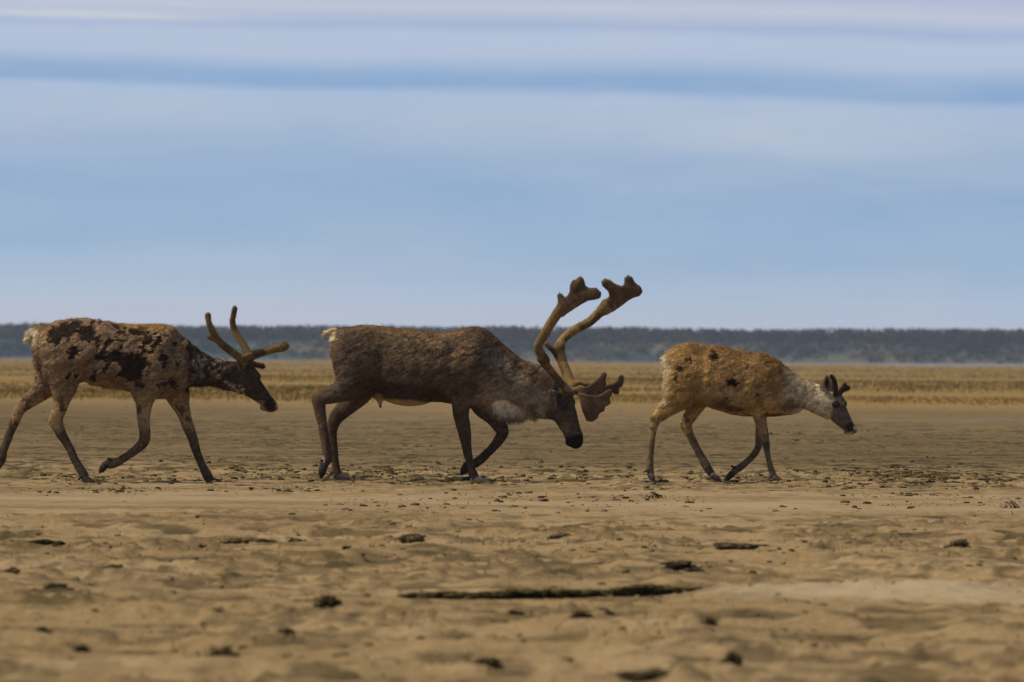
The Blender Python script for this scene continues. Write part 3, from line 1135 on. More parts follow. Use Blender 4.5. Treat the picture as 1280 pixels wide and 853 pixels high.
def eye(an, root, m_, X_, Y_, rad, V, side=-1, lab=None):
    ox, oy, s = m_
    x, z = an.xz(ox + X_ / s, oy + Y_ / s)
    d = (V[:, 0] - x) ** 2 + (V[:, 2] - z) ** 2
    near_ = V[(d < 0.015 ** 2)]
    y = near_[:, 1].min() if side < 0 else near_[:, 1].max()
    us, vs_ = 16, 10
    vv, ff = [], []
    for j in range(vs_ + 1):
        ph = math.pi * j / vs_
        for i in range(us):
            th = 2 * math.pi * i / us
            vv.append((x + rad * 1.25 * math.sin(ph) * math.cos(th), y - side * rad * 0.45 + rad * 0.8 * math.cos(ph), z + rad * math.sin(ph) * math.sin(th)))
    for j in range(vs_):
        for i in range(us):
            ff.append((j * us + i, j * us + (i + 1) % us, (j + 1) * us + (i + 1) % us, (j + 1) * us + i))
    return np_mesh('eye', np.array(vv), np.array(ff), 4, M_EYE, root)


def antler(an, root, build, bounds, seed, colr=None, name='antler', vox=0.005, rel=None):
    f = Field(bounds[0], bounds[1], vox)
    build(f)
    V, Q = f.mesh()
    Nn = vnormals(V, Q)
    V = V - Nn * 0.0025
    V = V + Nn * (0.005 * (fbm(V * 22, 3, seed) - 0.5))[:, None]
    if rel is not None:
        V = V + Nn * rel(V)[:, None]
    n_ = fbm(V * [14, 14, 14], 3, seed + 5)
    c = np.array([0.190, 0.122, 0.046])[None] * (0.55 + 0.9 * n_)[:, None]
    dk = sstep(0.50, 0.66, fbm(V * 9, 3, seed + 9))[:, None]
    c = c * (1 - 0.75 * dk) + np.array([0.045, 0.027, 0.014]) * 0.75 * dk
    if colr is not None:
        c = colr(V, c)

    def cf(P, _n):
        n2_ = fbm(P * 14, 3, seed + 5)
        q = np.array([0.20, 0.130, 0.052])[None] * (0.6 + 0.8 * n2_)[:, None]
        return colr(P, q) if colr is not None else q
    hv, hf, hc = hair(V, Nn, Q, 9000, lambda P: 0.007 + 0 * P[:, 0], lambda P: np.tile([0.2, 0, 1.0], (len(P), 1)), 0.0011, cf, seed, lift=1.2)
    o = np_mesh(name, np.concatenate([V, hv]), [Q, hf + len(V)], [4, 3], M_VELVET, root, colors=np.concatenate([c, hc]))
    return o


def finish_body(an, root, f, color0, relief, hair_n, hlen, flow, seed, zleg=0.6, xhead=1e9):
    V, Q = f.mesh()

    def color(P, Nn):
        # matted tufts of coat, light tips and dark gaps, finer on legs and face
        c = color0(P, Nn)
        u = -0.90 * P[:, 0] - 0.42 * P[:, 2]
        v = -0.42 * P[:, 0] + 0.90 * P[:, 2]
        coarse = sstep(0.30, 0.70, fbm(np.stack([u * 13, P[:, 1] * 30, v * 48], 1), 3, seed + 70))
        fine = sstep(0.3, 0.7, fbm(P * [60, 60, 80], 2, seed + 71))
        body = sstep(zleg, zleg + 0.12, P[:, 2]) * (1 - sstep(xhead - 0.08, xhead + 0.02, P[:, 0]))
        k = (0.78 + 0.42 * coarse) * body + (0.86 + 0.28 * coarse) * (1 - body)
        return c * (k * (0.86 + 0.28 * fine))[:, None]
    Nn = vnormals(V, Q)
    legw = 1 - sstep(zleg - 0.12, zleg + 0.04, V[:, 2])
    up = sstep(zleg, zleg + 0.1, V[:, 2]) * (1 - sstep(xhead - 0.12, xhead + 0.02, V[:, 0]))
    mat_ = sstep(0.30, 0.70, fbm(np.stack([(-0.90 * V[:, 0] - 0.42 * V[:, 2]) * 13, V[:, 1] * 30, (-0.42 * V[:, 0] + 0.90 * V[:, 2]) * 48], 1), 3, seed + 70)) - 0.5
    tend = 0.0035 * mat_ * up + 0.007 * legw * (fbm(V * [34, 34, 5], 2, seed + 90) - 0.5)
    V = V + Nn * (relief(V) + tend - 0.008 * up)[:, None]
    Nn = vnormals(V, Q)
    c = color(V, Nn)
    hv, hf, hc = hair(V, Nn, Q, hair_n, hlen, flow, 0.0028, color, seed, lift=0.42)
    o = np_mesh('body', np.concatenate([V, hv]), [Q, hf + len(V)], [4, 3], M_PELT, root, colors=np.concatenate([c, hc]))
    print('body', len(V), len(hv))
    return o, V


def smooth_prof(P, nn=90):
    Q = catmull(P, 8)
    Q = Q[np.argsort(Q[:, 0], kind='stable')]
    return Q[:, 0], Q[:, 1]


def torso(an, f, m_, top, bot, wids, k=0.03, power=2.3):
    T = an.xs(m_, top)
    B = an.xs(m_, bot)
    tx, tz = smooth_prof(T)
    bx, bz = smooth_prof(B)
    x0, x1 = max(tx[0], bx[0]), min(tx[-1], bx[-1])
    xs_ = np.linspace(x0, x1, 160)
    wx = np.array([an.xz(m_[0] + w_[0] / m_[2], 0)[0] for w_ in wids])
    W = np.interp(xs_, wx, [w_[1] for w_ in wids])
    W = np.convolve(np.pad(W, 6, mode='edge'), np.ones(13) / 13, 'valid')
    f.profile(xs_, np.interp(xs_, tx, tz), np.interp(xs_, bx, bz), W, k=k, power=power)


def new_root(an, name, label):
    root = bpy.data.objects.new(name, None)
    root.empty_display_size = 0.3
    root.location = an.loc
    link(root)
    tag(root, label, 'caribou', 'caribou walking in a line')
    return root


def pxpy(an, V):
    return an.rx + V[:, 0] * an.S, an.ry - V[:, 2] * an.S


def mixc(c, col, w_):
    w_ = np.clip(w_, 0, 1)[:, None]
    return c * (1 - w_) + np.array(col)[None] * w_


def body_flow(legz):
    def fl(P):
        v = np.tile([-0.85, 0.0, -0.35], (len(P), 1))
        leg = (P[:, 2] < legz)[:, None]
        return np.where(leg, np.array([-0.15, 0, -1.0])[None], v)
    return fl


# ------------------------------------------------------------------ A: leftmost caribou
def build_left():
    an = Animal(190, 604.5)
    root = new_root(an, 'caribou', 'leftmost caribou with ragged patchy brown coat and slim forked antlers')
    m1 = (0, 370, 3.368)
    mh = (230, 370, 5.33)
    f = Field((-1.35, -0.34, -0.02), (1.05, 0.34, 1.38), 0.0062)
    top = [(140, 215), (150, 150), (170, 130), (200, 124), (260, 107), (340, 99), (430, 108), (520, 123), (610, 123), (690, 126), (740, 145), (790, 188), (850, 232), (900, 258), (960, 274), (1010, 285)]
    bot = [(140, 225), (150, 290), (165, 335), (200, 370), (270, 375), (345, 366), (400, 378), (470, 391), (550, 402), (600, 425), (690, 430), (760, 402), (790, 386), (860, 382), (900, 386), (960, 396), (1010, 400)]
    wid = [(140, 0.04), (160, 0.13), (230, 0.20), (340, 0.21), (450, 0.235), (560, 0.225), (680, 0.19), (760, 0.125), (820, 0.085), (900, 0.070), (1010, 0.06)]
    torso(an, f, m1, top, bot, wid)
    H = lambda p, k=0.02: f.chain(an.rows(mh, p), k=k)
    H([(330, 525, 84, 0, .062), (385, 555, 88, 0, .070), (440, 595, 74, 0, .062), (490, 640, 58, 0, .048), (535, 685, 46, 0, .040), (570, 718, 42, 0, .038), (592, 732, 32, 0, .032)], 0.03)
    H([(430, 500, 46, -.03, .035), (470, 535, 36, -.035, .03)])
    H([(430, 500, 46, .03, .035), (470, 535, 36, .035, .03)])
    H([(525, 738, 22, 0, .022), (575, 748, 22, 0, .026)], 0.01)
    # ears, laid back and low
    for sg in (-1, 1):
        H([(330, 475, 20, sg * .055, .018), (295, 490, 27, sg * .085, .013), (262, 497, 12, sg * .105, .008)], 0.008)
    # legs
    L = lambda p, k=0.03: f.chain(an.rows(m1, p), k=k)
    n = -0.095
    L([(250, 230, 88, n, .10), (270, 300, 78, n - .01, .09), (272, 350, 58, n - .02, .075), (268, 410, 40, n - .02, .055), (255, 470, 31, n - .02, .042), (238, 520, 29, n - .02, .034), (252, 568, 23, n - .02, .027),
       (285, 625, 18, n - .02, .023), (318, 690, 17, n - .02, .023), (345, 738, 19, n - .02, .027), (362, 765, 17, n - .02, .026)])
    L([(232, 505, 12, n - .02, .02), (216, 532, 10, n - .02, .018), (236, 560, 8, n - .02, .015)], 0.02)
    n = 0.10
    L([(215, 250, 75, n, .09), (205, 320, 60, n, .08), (190, 380, 46, n, .06), (140, 430, 34, n, .045), (85, 472, 27, n, .034), (58, 530, 21, n, .026), (34, 590, 18, n, .023), (10, 655, 18, n, .023), (-2, 692, 24, n, .028), (-22, 722, 20, n, .026)])
    n = -0.115
    L([(650, 300, 80, n + .01, .07), (615, 380, 62, n, .065), (610, 430, 42, n, .05), (606, 480, 31, n, .038), (607, 535, 25, n, .030), (612, 585, 23, n, .029), (602, 622, 22, n, .027), (560, 658, 18, n, .022), (515, 690, 17, n, .022), (480, 704, 21, n, .026), (455, 708, 18, n, .025)])
    n = 0.11
    L([(720, 330, 70, n, .07), (742, 420, 48, n, .055), (765, 480, 32, n, .038), (785, 540, 24, n, .030), (808, 600, 22, n, .028), (826, 660, 17, n, .022), (850, 715, 17, n, .023), (868, 752, 20, n, .026), (880, 772, 18, n, .026)])
    # tail
    f.chain(an.rows(m1, [(175, 140, 14, 0, .035), (145, 150, 15, 0, .035), (126, 165, 14, 0, .03), (116, 188, 8, 0, .018)]), k=0.015)

    def color(P, Nn):
        px, py = pxpy(an, P)
        pw = np.stack([P[:, 0], P[:, 1] * 0.8, P[:, 2]], 1)
        wx = px + 9 * (fbm(pw * 18, 3, 2) - 0.5) + 10 * (fbm(pw * 40, 2, 6) - 0.5)
        wy = py + 9 * (fbm(pw * 18, 3, 3) - 0.5) + 10 * (fbm(pw * 40, 2, 7) - 0.5)
        c = np.array([0.215, 0.142, 0.082])[None] * (0.70 + 0.6 * fbm(pw * 12, 4, 4))[:, None]
        c = mixc(c, (0.215, 0.135, 0.060), sstep(0.5, 0.62, fbm(pw * 5, 3, 8)) * 0.5)
        # bare dark moult patches
        dark = (0.022, 0.014, 0.012)
        d = np.full(len(P), 9.0)
        for b_ in ((78, 416, 17, 10, -20), (92, 410, 14, 10, 0), (112, 416, 8, 12, 20), (93, 441, 8, 7, 30), (71, 425, 7, 8, 0), (152, 448, 22, 8, 20),
                   (172, 458, 15, 16, 10), (185, 428, 5, 14, 30), (118, 470, 4, 8, 0), (153, 418, 9, 2.5, 0), (152, 425, 8, 2.5, 0), (130, 447, 10, 5, 10),
                   (205, 480, 6, 4, 0), (176, 481, 8, 4, 0), (197, 430, 12, 4, -50), (96, 470, 3, 4, 0), (49, 460, 3, 9, 0), (87, 470, 4, 4, 40),
                   (137, 425, 6, 3, 0), (124, 430, 4, 9, 10), (160, 470, 8, 5, 0), (205, 445, 6, 5, 0), (178, 405, 9, 2.5, 10)):
            d = np.minimum(d, blob(wx, wy, *b_))
        hind = (P[:, 1] < 0.05)
        u_ = (0.80 * px + 0.60 * py) / 160
        v_ = (-0.60 * px + 0.80 * py) / 160
        tear = fbm(np.stack([u_ * 60, P[:, 1] * 20, v_ * 26], 1), 3, 11) - 0.5
        d = d * 0.90 + 0.95 * tear
        thr = fbm(np.stack([u_ * 20, P[:, 1] * 9, v_ * 12], 1), 4, 12) + 0.14 * tear
        zone = sstep(95, 130, px) * (1 - sstep(245, 270, px)) * (py < 488)
        d2 = 1 + (0.60 - thr) * 9
        d = np.where(zone > 0.5, np.minimum(d, d2), d)
        rim = sstep(0.95, 1.12, d) * (1 - sstep(1.12, 1.55, d)) * (px < 255)
        c = c * (1 + 0.55 * rim)[:, None]
        c = mixc(c, dark, (1 - sstep(0.82, 1.08, d)) * 0.93)
        # golden withers
        c = mixc(c, (0.36, 0.20, 0.055), (1 - sstep(0.6, 1.1, blob(wx, wy, 190, 405, 48, 8, 2))) * 0.9)
        c = mixc(c, (0.33, 0.27, 0.17), (1 - sstep(0.3, 1.1, blob(wx, wy, 222, 452, 12, 20, 10))) * sstep(0.48, 0.6, fbm(pw * 45, 2, 15)) * 0.8)
        # dark neck with pale flecks
        nk = sstep(228, 240, wx) * (py < 500)
        c = mixc(c, (0.040, 0.026, 0.020), nk * 0.93)
        c = mixc(c, (0.24, 0.19, 0.13), nk * (1 - sstep(280, 286, px)) * sstep(0.52, 0.62, fbm(pw * [50, 30, 35], 3, 16)) * sstep(440, 452, py) * (1 - sstep(470, 478, py)) * 0.7)
        c = mixc(c, (0.36, 0.28, 0.20), (1 - sstep(0.4, 1.0, blob(wx, wy, 250, 436, 26, 3.2, 33))) * 0.0)
        # cheek patch
        c = mixc(c, (0.27, 0.235, 0.17), (1 - sstep(0.75, 1.05, blob(wx, wy, 294, 486, 17, 8, 42))) * sstep(0.36, 0.5, fbm(pw * 50, 2, 18)))
        c = mixc(c, (0.10, 0.075, 0.055), (1 - sstep(0.7, 1.0, blob(px, py, 284, 462, 6, 5))) * 0.8)
        c = mixc(c, (0.012, 0.009, 0.008), (1 - sstep(0.6, 1.1, blob(px, py, 337, 506, 10, 8, 40))) * 0.9)
        c = mixc(c, (0.5, 0.46, 0.40), (1 - sstep(0.7, 1.0, blob(px, py, 347, 505, 2.6, 3.5))) * 0.9)
        # belly light, underside of torso
        c = mixc(c, (0.30, 0.22, 0.12), (1 - sstep(0.6, 1.1, blob(px, py, 128, 484, 40, 6, 8))) * 0.9 * (px > 100))
        # legs: tan upper, dark grey-brown lower
        leg = sstep(488, 505, py) * (px < 290)
        c = mixc(c, (0.26, 0.175, 0.085), leg * 0.75)
        lowk = sstep(526, 545, py + 8 * (fbm(pw * 20, 2, 19) - 0.5))
        c = mixc(c, (0.072, 0.050, 0.036), lowk * 0.92)
        c = mixc(c, (0.05, 0.033, 0.022), leg * sstep(0.60, 0.66, fbm(pw * [22, 22, 14], 3, 20)) * 0.8)
        # tail white
        tl = (1 - sstep(46, 49, px)) * (py < 432)
        c = mixc(c, (0.62, 0.53, 0.36), tl * 0.95)
        c = mixc(c, (0.20, 0.12, 0.06), tl * (1 - sstep(410, 413, py)) * sstep(38, 44, px) * 0.8)
        return c

    def relief(P):
        px, py = pxpy(an, P)
        pw = P
        t_ = sstep(1.12, 0.98, P[:, 2] * 0 + 1) * 0
        body = sstep(0.60, 0.70, P[:, 2]) * (px < 285)
        lum = color(P, None)[:, 0]
        hau = 0.020 * np.exp(-blob(px, py, 82, 462, 22, 32, 0) ** 2) + 0.018 * np.exp(-blob(px, py, 196, 452, 16, 34, 10) ** 2) - 0.016 * np.exp(-blob(px, py, 222, 446, 8, 26, 10) ** 2) - 0.028 * np.exp(-blob(px, py, 112, 462, 6, 24, 25) ** 2)
        hau = hau + 0.0035 * np.sin((px + 0.3 * (py - 450)) / 2.7) * np.exp(-blob(px, py, 155, 452, 34, 24, 0) ** 4)
        return body * (hau + 0.009 * sstep(0.04, 0.14, lum) + 0.016 * (fbm(pw * [14, 10, 18], 4, 30) - 0.5)) + 0.004 * (fbm(pw * 22, 2, 31) - 0.5)

    def hlen(P):
        px, py = pxpy(an, P)
        body = sstep(0.62, 0.75, P[:, 2])
        L_ = 0.007 + body * 0.016
        L_ = np.where(px > 288, 0.008, L_)
        return np.where((px < 50) & (P[:, 2] > 0.9), 0.035, L_)
    bodyo, V = finish_body(an, root, f, color, relief, 75000, hlen, body_flow(0.62), 50, 0.62, an.xz(285, 0)[0])
    eye(an, root, mh, 462, 530, 0.016, V, -1)
    eye(an, root, mh, 462, 530, 0.016, V, 1)

    def X(m_, a, b_):
        return an.xz(m_[0] + a / m_[2], m_[1] + b_ / m_[2])
    hoof(an, root, -0.115, X(m1, 366, 774), X(m1, 403, 793), dew=(X(m1, 345, 762), X(m1, 328, 780)))
    hoof(an, root, 0.10, X(m1, -26, 736), X(m1, -34, 784), dew=(X(m1, -28, 712), X(m1, -44, 722)))
    hoof(an, root, -0.115, X(m1, 446, 712), X(m1, 424, 742), floor=False, dew=(X(m1, 470, 690), X(m1, 450, 684)))
    hoof(an, root, 0.11, X(m1, 890, 780), X(m1, 940, 790), dew=(X(m1, 872, 762), X(m1, 862, 788)))

    def dark_tips(V_, c):
        px, py = pxpy(an, V_)
        d = 1 - sstep(388, 400, py)
        d = np.maximum(d * 0.45, (1 - sstep(0.8, 1.2, blob(px, py, 322, 440, 9, 5))) * 0.85)
        d = np.maximum(d, (1 - sstep(0.8, 1.2, blob(px, py, 328, 456, 5, 4))) * 0.85)
        return mixc(c, (0.045, 0.025, 0.018), d)
    bnd = ((an.xz(240, 0)[0], -0.35, an.xz(0, 475)[1]), (an.xz(375, 0)[0], 0.35, an.xz(0, 372)[1]))
    A = lambda f_, p, k=0.012: f_.chain(an.rows(mh, p), k=k)

    def near(f_):
        A(f_, [(385, 455, 30, -.05, .03), (365, 410, 27, -.07, .027), (300, 360, 25, -.12, .024), (232, 300, 24, -.17, .024), (192, 240, 22, -.20, .022), (166, 180, 20, -.21, .021), (158, 132, 21, -.20, .021)])
        A(f_, [(200, 290, 16, -.19, .016), (178, 284, 14, -.20, .014), (160, 278, 11, -.21, .011)])
        A(f_, [(370, 420, 24, -.06, .026), (420, 398, 24, -.08, .024), (470, 384, 25, -.10, .024), (505, 376, 24, -.11, .024)])

    def far_(f_):
        A(f_, [(400, 460, 30, .05, .03), (425, 400, 26, .07, .026), (380, 312, 25, .13, .024), (335, 248, 25, .17, .024), (312, 175, 21, .19, .021), (318, 120, 20, .18, .02), (326, 82, 19, .17, .019)])
        A(f_, [(410, 420, 22, .06, .024), (500, 382, 23, .09, .022), (590, 352, 26, .12, .024), (650, 336, 32, .13, .028), (665, 332, 29, .13, .026)])
        A(f_, [(405, 435, 22, .05, .022), (460, 452, 19, .06, .02), (518, 467, 19, .07, .019)])
    antler(an, root, near, bnd, 61, dark_tips)
    antler(an, root, far_, bnd, 66, dark_tips)
    return root


# ------------------------------------------------------------------ B: the bull
def build_bull():
    an = Animal(500, 603)
    root = new_root(an, 'caribou', 'large dark brown bull caribou in the middle, head lowered, huge velvet antlers and pale beard')
    m2 = (380, 390, 3.707)
    m3 = (560, 330, 2.942)
    mb = (650, 430, 6.093)
    mt = (650, 330, 7.106)
    f = Field((-0.76, -0.36, -0.02), (1.52, 0.36, 1.30), 0.0062)
    top = [(113, 165), (122, 112), (150, 84), (200, 68), (300, 60), (400, 70), (500, 80), (600, 90), (680, 86), (740, 70), (790, 64), (840, 76), (890, 115), (940, 160), (1038, 238), (1090, 278), (1155, 320)]
    bot = [(113, 175), (130, 225), (155, 300), (200, 350), (310, 385), (400, 422), (470, 436), (540, 431), (600, 416), (680, 424), (770, 440), (860, 442), (930, 430), (1000, 440), (1045, 476), (1080, 488), (1155, 470)]
    wid = [(113, 0.05), (140, 0.15), (220, 0.21), (330, 0.225), (450, 0.26), (600, 0.255), (720, 0.235), (820, 0.20), (900, 0.15), (1000, 0.115), (1155, 0.09)]
    torso(an, f, m2, top, bot, wid)
    # neck and head
    f.chain(an.rows(mb, [(60, 300, 170, 0, .12), (160, 390, 150, 0, .105), (240, 440, 125, 0, .09), (290, 465, 105, 0, .08)]), k=0.04)
    H = lambda p, k=0.02: f.chain(an.rows(mb, p), k=k)
    H([(290, 440, 98, 0, .078), (330, 510, 94, 0, .082), (362, 590, 80, 0, .066), (390, 650, 68, 0, .054), (412, 705, 66, 0, .052), (422, 735, 54, 0, .046)], 0.03)
    H([(330, 400, 60, -.035, .04), (365, 445, 46, -.045, .035)])
    H([(330, 400, 60, .035, .04), (372, 442, 46, .045, .035)])
    H([(370, 745, 26, 0, .03), (430, 762, 24, 0, .03)], 0.01)
    for sg in (-1, 1):
        H([(285, 385, 20, sg * .07, .018), (250, 372, 26, sg * .10, .013), (222, 352, 10, sg * .12, .008)], 0.008)
    # beard under the neck
    f.chain(an.rows(m3, [(120, 480, 45, 0, .06), (175, 505, 46, 0, .045), (225, 525, 44, 0, .035), (268, 545, 22, 0, .02)]), k=0.03)
    # sheath and belly
    f.chain(an.rows(m2, [(325, 388, 14, 0, .04), (345, 405, 14, 0, .028), (350, 425, 9, 0, .018), (352, 442, 5, 0, .010)]), k=0.02)
    L = lambda p, k=0.03: f.chain(an.rows(m2, p), k=k)
    n = -0.11
    L([(240, 190, 118, n + .02, .12), (245, 290, 95, n, .10), (190, 355, 56, n - .01, .075), (125, 388, 38, n - .02, .052), (75, 405, 33, n - .02, .038), (72, 450, 28, n - .02, .031), (85, 520, 23, n - .02, .027),
       (97, 590, 21, n - .02, .025), (106, 650, 22, n - .02, .027), (108, 680, 24, n - .02, .031), (96, 708, 20, n - .02, .030)])
    L([(70, 385, 12, n - .02, .02), (48, 396, 13, n - .02, .02), (58, 440, 10, n - .02, .018)], 0.02)
    n = 0.11
    L([(280, 250, 100, n, .10), (275, 345, 66, n, .08), (215, 420, 46, n, .06), (160, 475, 36, n, .042), (138, 510, 30, n, .034), (130, 560, 21, n, .027), (136, 640, 18, n, .024), (144, 710, 18, n, .025), (150, 745, 20, n, .029), (158, 765, 18, n, .029)])
    n = -0.125
    L([(760, 260, 110, n + .02, .09), (745, 350, 80, n + .01, .08), (728, 420, 45, n, .058), (726, 470, 36, n, .046), (735, 520, 33, n, .038), (745, 575, 28, n, .033), (753, 625, 22, n, .027), (764, 680, 18, n, .025), (776, 728, 19, n, .027), (788, 760, 21, n, .031), (796, 772, 18, n, .03)])
    n = 0.12
    L([(800, 330, 80, n, .08), (820, 430, 48, n, .058), (862, 475, 39, n, .048), (905, 525, 33, n, .038), (918, 560, 28, n, .034), (888, 610, 22, n, .028), (850, 652, 20, n, .025), (808, 690, 21, n, .027), (780, 708, 20, n, .03), (765, 715, 16, n, .03)])
    f.chain(an.rows(m2, [(175, 88, 12, 0, .04), (140, 88, 13, 0, .04), (105, 98, 13, 0, .032), (86, 116, 7, 0, .02)]), k=0.015)

    def color(P, Nn):
        px, py = pxpy(an, P)
        pw = P
        wx = px + 8 * (fbm(pw * 16, 3, 102) - 0.5)
        wy = py + 8 * (fbm(pw * 16, 3, 103) - 0.5)
        c = np.array([0.104, 0.072, 0.047])[None] * (0.72 + 0.56 * fbm(pw * 10, 4, 104))[:, None]
        # bleached coarse hair over the back and flank
        bk = (1 - sstep(0.5, 1.2, blob(wx, wy, 530, 432, 85, 28, 6)))
        c = mixc(c, (0.21, 0.13, 0.065), bk * sstep(0.45, 0.62, fbm(pw * [22, 18, 30], 4, 105)) * 0.8)
        bk2 = (1 - sstep(0.6, 1.1, blob(wx, wy, 505, 412, 95, 8, 3)))
        c = mixc(c, (0.22, 0.125, 0.05), bk2 * 0.6)
        for b_ in ((568, 454, 9, 3.5, -50), (532, 462, 8, 3, -20), (551, 470, 9, 3, -20), (535, 453, 8, 2, 5), (566, 443, 7, 2, -30)):
            c = mixc(c, (0.26, 0.17, 0.09), (1 - sstep(0.5, 1.1, blob(px, py, *b_))) * 0.5)
        c = mixc(c, (0.052, 0.030, 0.022), (1 - sstep(0.4, 1.1, blob(wx, wy, 510, 490, 75, 14, 6))) * 0.8)
        c = mixc(c, (0.055, 0.034, 0.026), (1 - sstep(0.5, 1.1, blob(wx, wy, 480, 450, 10, 36, 0))) * 0.4)
        # pale greyish neck
        nk = sstep(598, 622, wx + 0.25 * (wy - 450)) * (py < 540) * (1 - sstep(680, 700, px))
        c = mixc(c, (0.230, 0.182, 0.125), nk * (0.62 + 0.5 * fbm(pw * 14, 3, 106)))
        c = mixc(c, (0.07, 0.045, 0.03), nk * sstep(0.56, 0.66, fbm(pw * [20, 12, 20], 3, 107)) * 0.6)
        c = mixc(c, (0.12, 0.065, 0.035), (1 - sstep(4, 14, np.abs((py - 420) - (px - 612) * 0.78 - 2))) * (px > 595) * (px < 690) * 0.8)
        # beard
        brd = (1 - sstep(0.75, 1.15, blob(wx, wy, 639, 513, 27, 12, 18)))
        c = mixc(c, (0.74, 0.64, 0.49), brd * 0.97)
        c = mixc(c, (0.22, 0.17, 0.115), (1 - sstep(0.6, 1.1, blob(wx, wy, 600, 500, 26, 6, -5))) * 0.5)
        # head
        hd = sstep(684, 692, px + 0.35 * (py - 500))
        c = mixc(c, (0.080, 0.056, 0.041), hd * 0.9)
        c = mixc(c, (0.030, 0.020, 0.017), (1 - sstep(0.6, 1.1, blob(px, py, 703, 501, 9, 14, -10))) * 0.85)
        c = mixc(c, (0.17, 0.115, 0.08), (1 - sstep(0.5, 1.1, blob(px, py, 704, 535, 9, 10, 60))) * 0.7)
        c = mixc(c, (0.012, 0.009, 0.009), sstep(539, 546, py + 0.25 * (px - 718)) * (px > 695) * 0.95)
        c = mixc(c, (0.20, 0.15, 0.10), (1 - sstep(0.5, 1.1, blob(px, py, 693, 500, 2.5, 12, -8))) * 0.6)
        # pale belly strip underside
        bl = (1 - sstep(0.6, 1.05, blob(px, py, 505, 505, 48, 7.5, 5)))
        c = mixc(c, (0.42, 0.32, 0.17), bl * sstep(497, 503, py - 0.04 * (px - 505) + 0.006 * (px - 505) ** 2 * 0) * 0.9)
        c = mixc(c, (0.34, 0.27, 0.18), (1 - sstep(0.6, 1.1, blob(px, py, 473, 499, 7, 8))) * 0.7)
        # legs
        leg = sstep(505, 520, py) * (px < 660)
        c = mixc(c, (0.065, 0.040, 0.027), leg * 0.85)
        c = mixc(c, (0.15, 0.095, 0.055), (px < 408) * leg * (1 - sstep(560, 580, py)) * 0.55)
        c = mixc(c, (0.20, 0.17, 0.14), sstep(594, 602, py) * 0.6)
        c = mixc(c, (0.30, 0.24, 0.17), (1 - sstep(0.5, 1.1, blob(px, py, 404, 575, 3, 6))) * 0.8)
        # rump edge and tail
        c = mixc(c, (0.34, 0.25, 0.16), (1 - sstep(0.0, 1.0, (px - 410) / 5.0)) * (py < 470) * 0.8)
        tl = (1 - sstep(424, 427, px)) * (py < 426) * sstep(399, 400, px + 10)
        c = mixc(c, (0.55, 0.44, 0.26), tl * (1 - sstep(0, 1, (px - 417) / 6)) * 0.9)
        c = mixc(c, (0.17, 0.10, 0.05), (1 - sstep(426, 430, px)) * (1 - sstep(409, 412, py)) * 0.85)
        return c

    def relief(P):
        px, py = pxpy(an, P)
        body = sstep(0.62, 0.75, P[:, 2]) * (1 - sstep(675, 690, px))
        r_ = body * 0.010 * (fbm(P * [16, 12, 20], 4, 130) - 0.5)
        r_ = r_ + 0.0022 * np.sin((px + 0.25 * (py - 450)) / 2.9) * np.exp(-blob(px, py, 530, 464, 42, 24, 0) ** 4) + 0.004 * (fbm(P * 22, 2, 131) - 0.5)
        # folds: flank, shoulder blade, neck
        for b_, hgt_ in (((571, 494, 4, 10, 0), -0.02), ((592, 452, 15, 42, 12), 0.022), ((474, 462, 7, 36, 8), -0.024), ((436, 462, 24, 34, 0), 0.018), ((470, 484, 14, 9, 20), -0.018), ((560, 462, 8, 38, 15), -0.014), ((622, 470, 8, 34, 15), -0.014), ((640, 474, 22, 7, 38), 0.010)):
            r_ = r_ + hgt_ * np.exp(-blob(px, py, *b_) ** 2) * (np.abs(P[:, 1]) > 0.05)
        return r_

    def hlen(P):
        px, py = pxpy(an, P)
        body = sstep(0.62, 0.75, P[:, 2])
        L_ = 0.007 + body * 0.011
        L_ = np.where(px > 680, 0.007, L_)
        L_ = np.where(blob(px, py, 637, 510, 30, 14, 18) < 1.1, 0.045 * sstep(498, 512, py) + 0.012, L_)
        return np.where((px < 424) & (py < 426), 0.03, L_)

    base_flow = body_flow(0.62)

    def flow(P):
        px, py = pxpy(an, P)
        v = base_flow(P)
        brd = (blob(px, py, 637, 510, 32, 16, 18) < 1.1)[:, None]
        hd = (px > 684)[:, None]
        v = np.where(brd, np.array([0.1, 0, -1.0])[None], v)
        return np.where(hd, np.array([-0.4, 0, 1.0])[None], v)
    bodyo, V = finish_body(an, root, f, color, relief, 80000, hlen, flow, 51, 0.62, an.xz(684, 0)[0])
    eye(an, root, mb, 325, 455, 0.017, V, -1)
    eye(an, root, mb, 340, 455, 0.017, V, 1)

    def X(m_, a, b_):
        return an.xz(m_[0] + a / m_[2], m_[1] + b_ / m_[2])
    hoof(an, root, -0.13, X(m2, 92, 715), X(m2, 80, 768), floor=False, wid=.034, hgt=.036, dew=(X(m2, 92, 690), X(m2, 72, 690)))
    hoof(an, root, 0.11, X(m2, 164, 768), X(m2, 218, 786), base=(0.06, 0.048, 0.038), hgt=.034, dew=(X(m2, 145, 755), X(m2, 132, 778)))
    hoof(an, root, -0.125, X(m2, 800, 776), X(m2, 862, 790), base=(0.12, 0.10, 0.08), hgt=.034, dew=(X(m2, 782, 765), X(m2, 768, 786)))
    hoof(an, root, 0.12, X(m2, 752, 715), X(m2, 730, 752), floor=False, hgt=.034, dew=(X(m2, 770, 700), X(m2, 752, 692)))

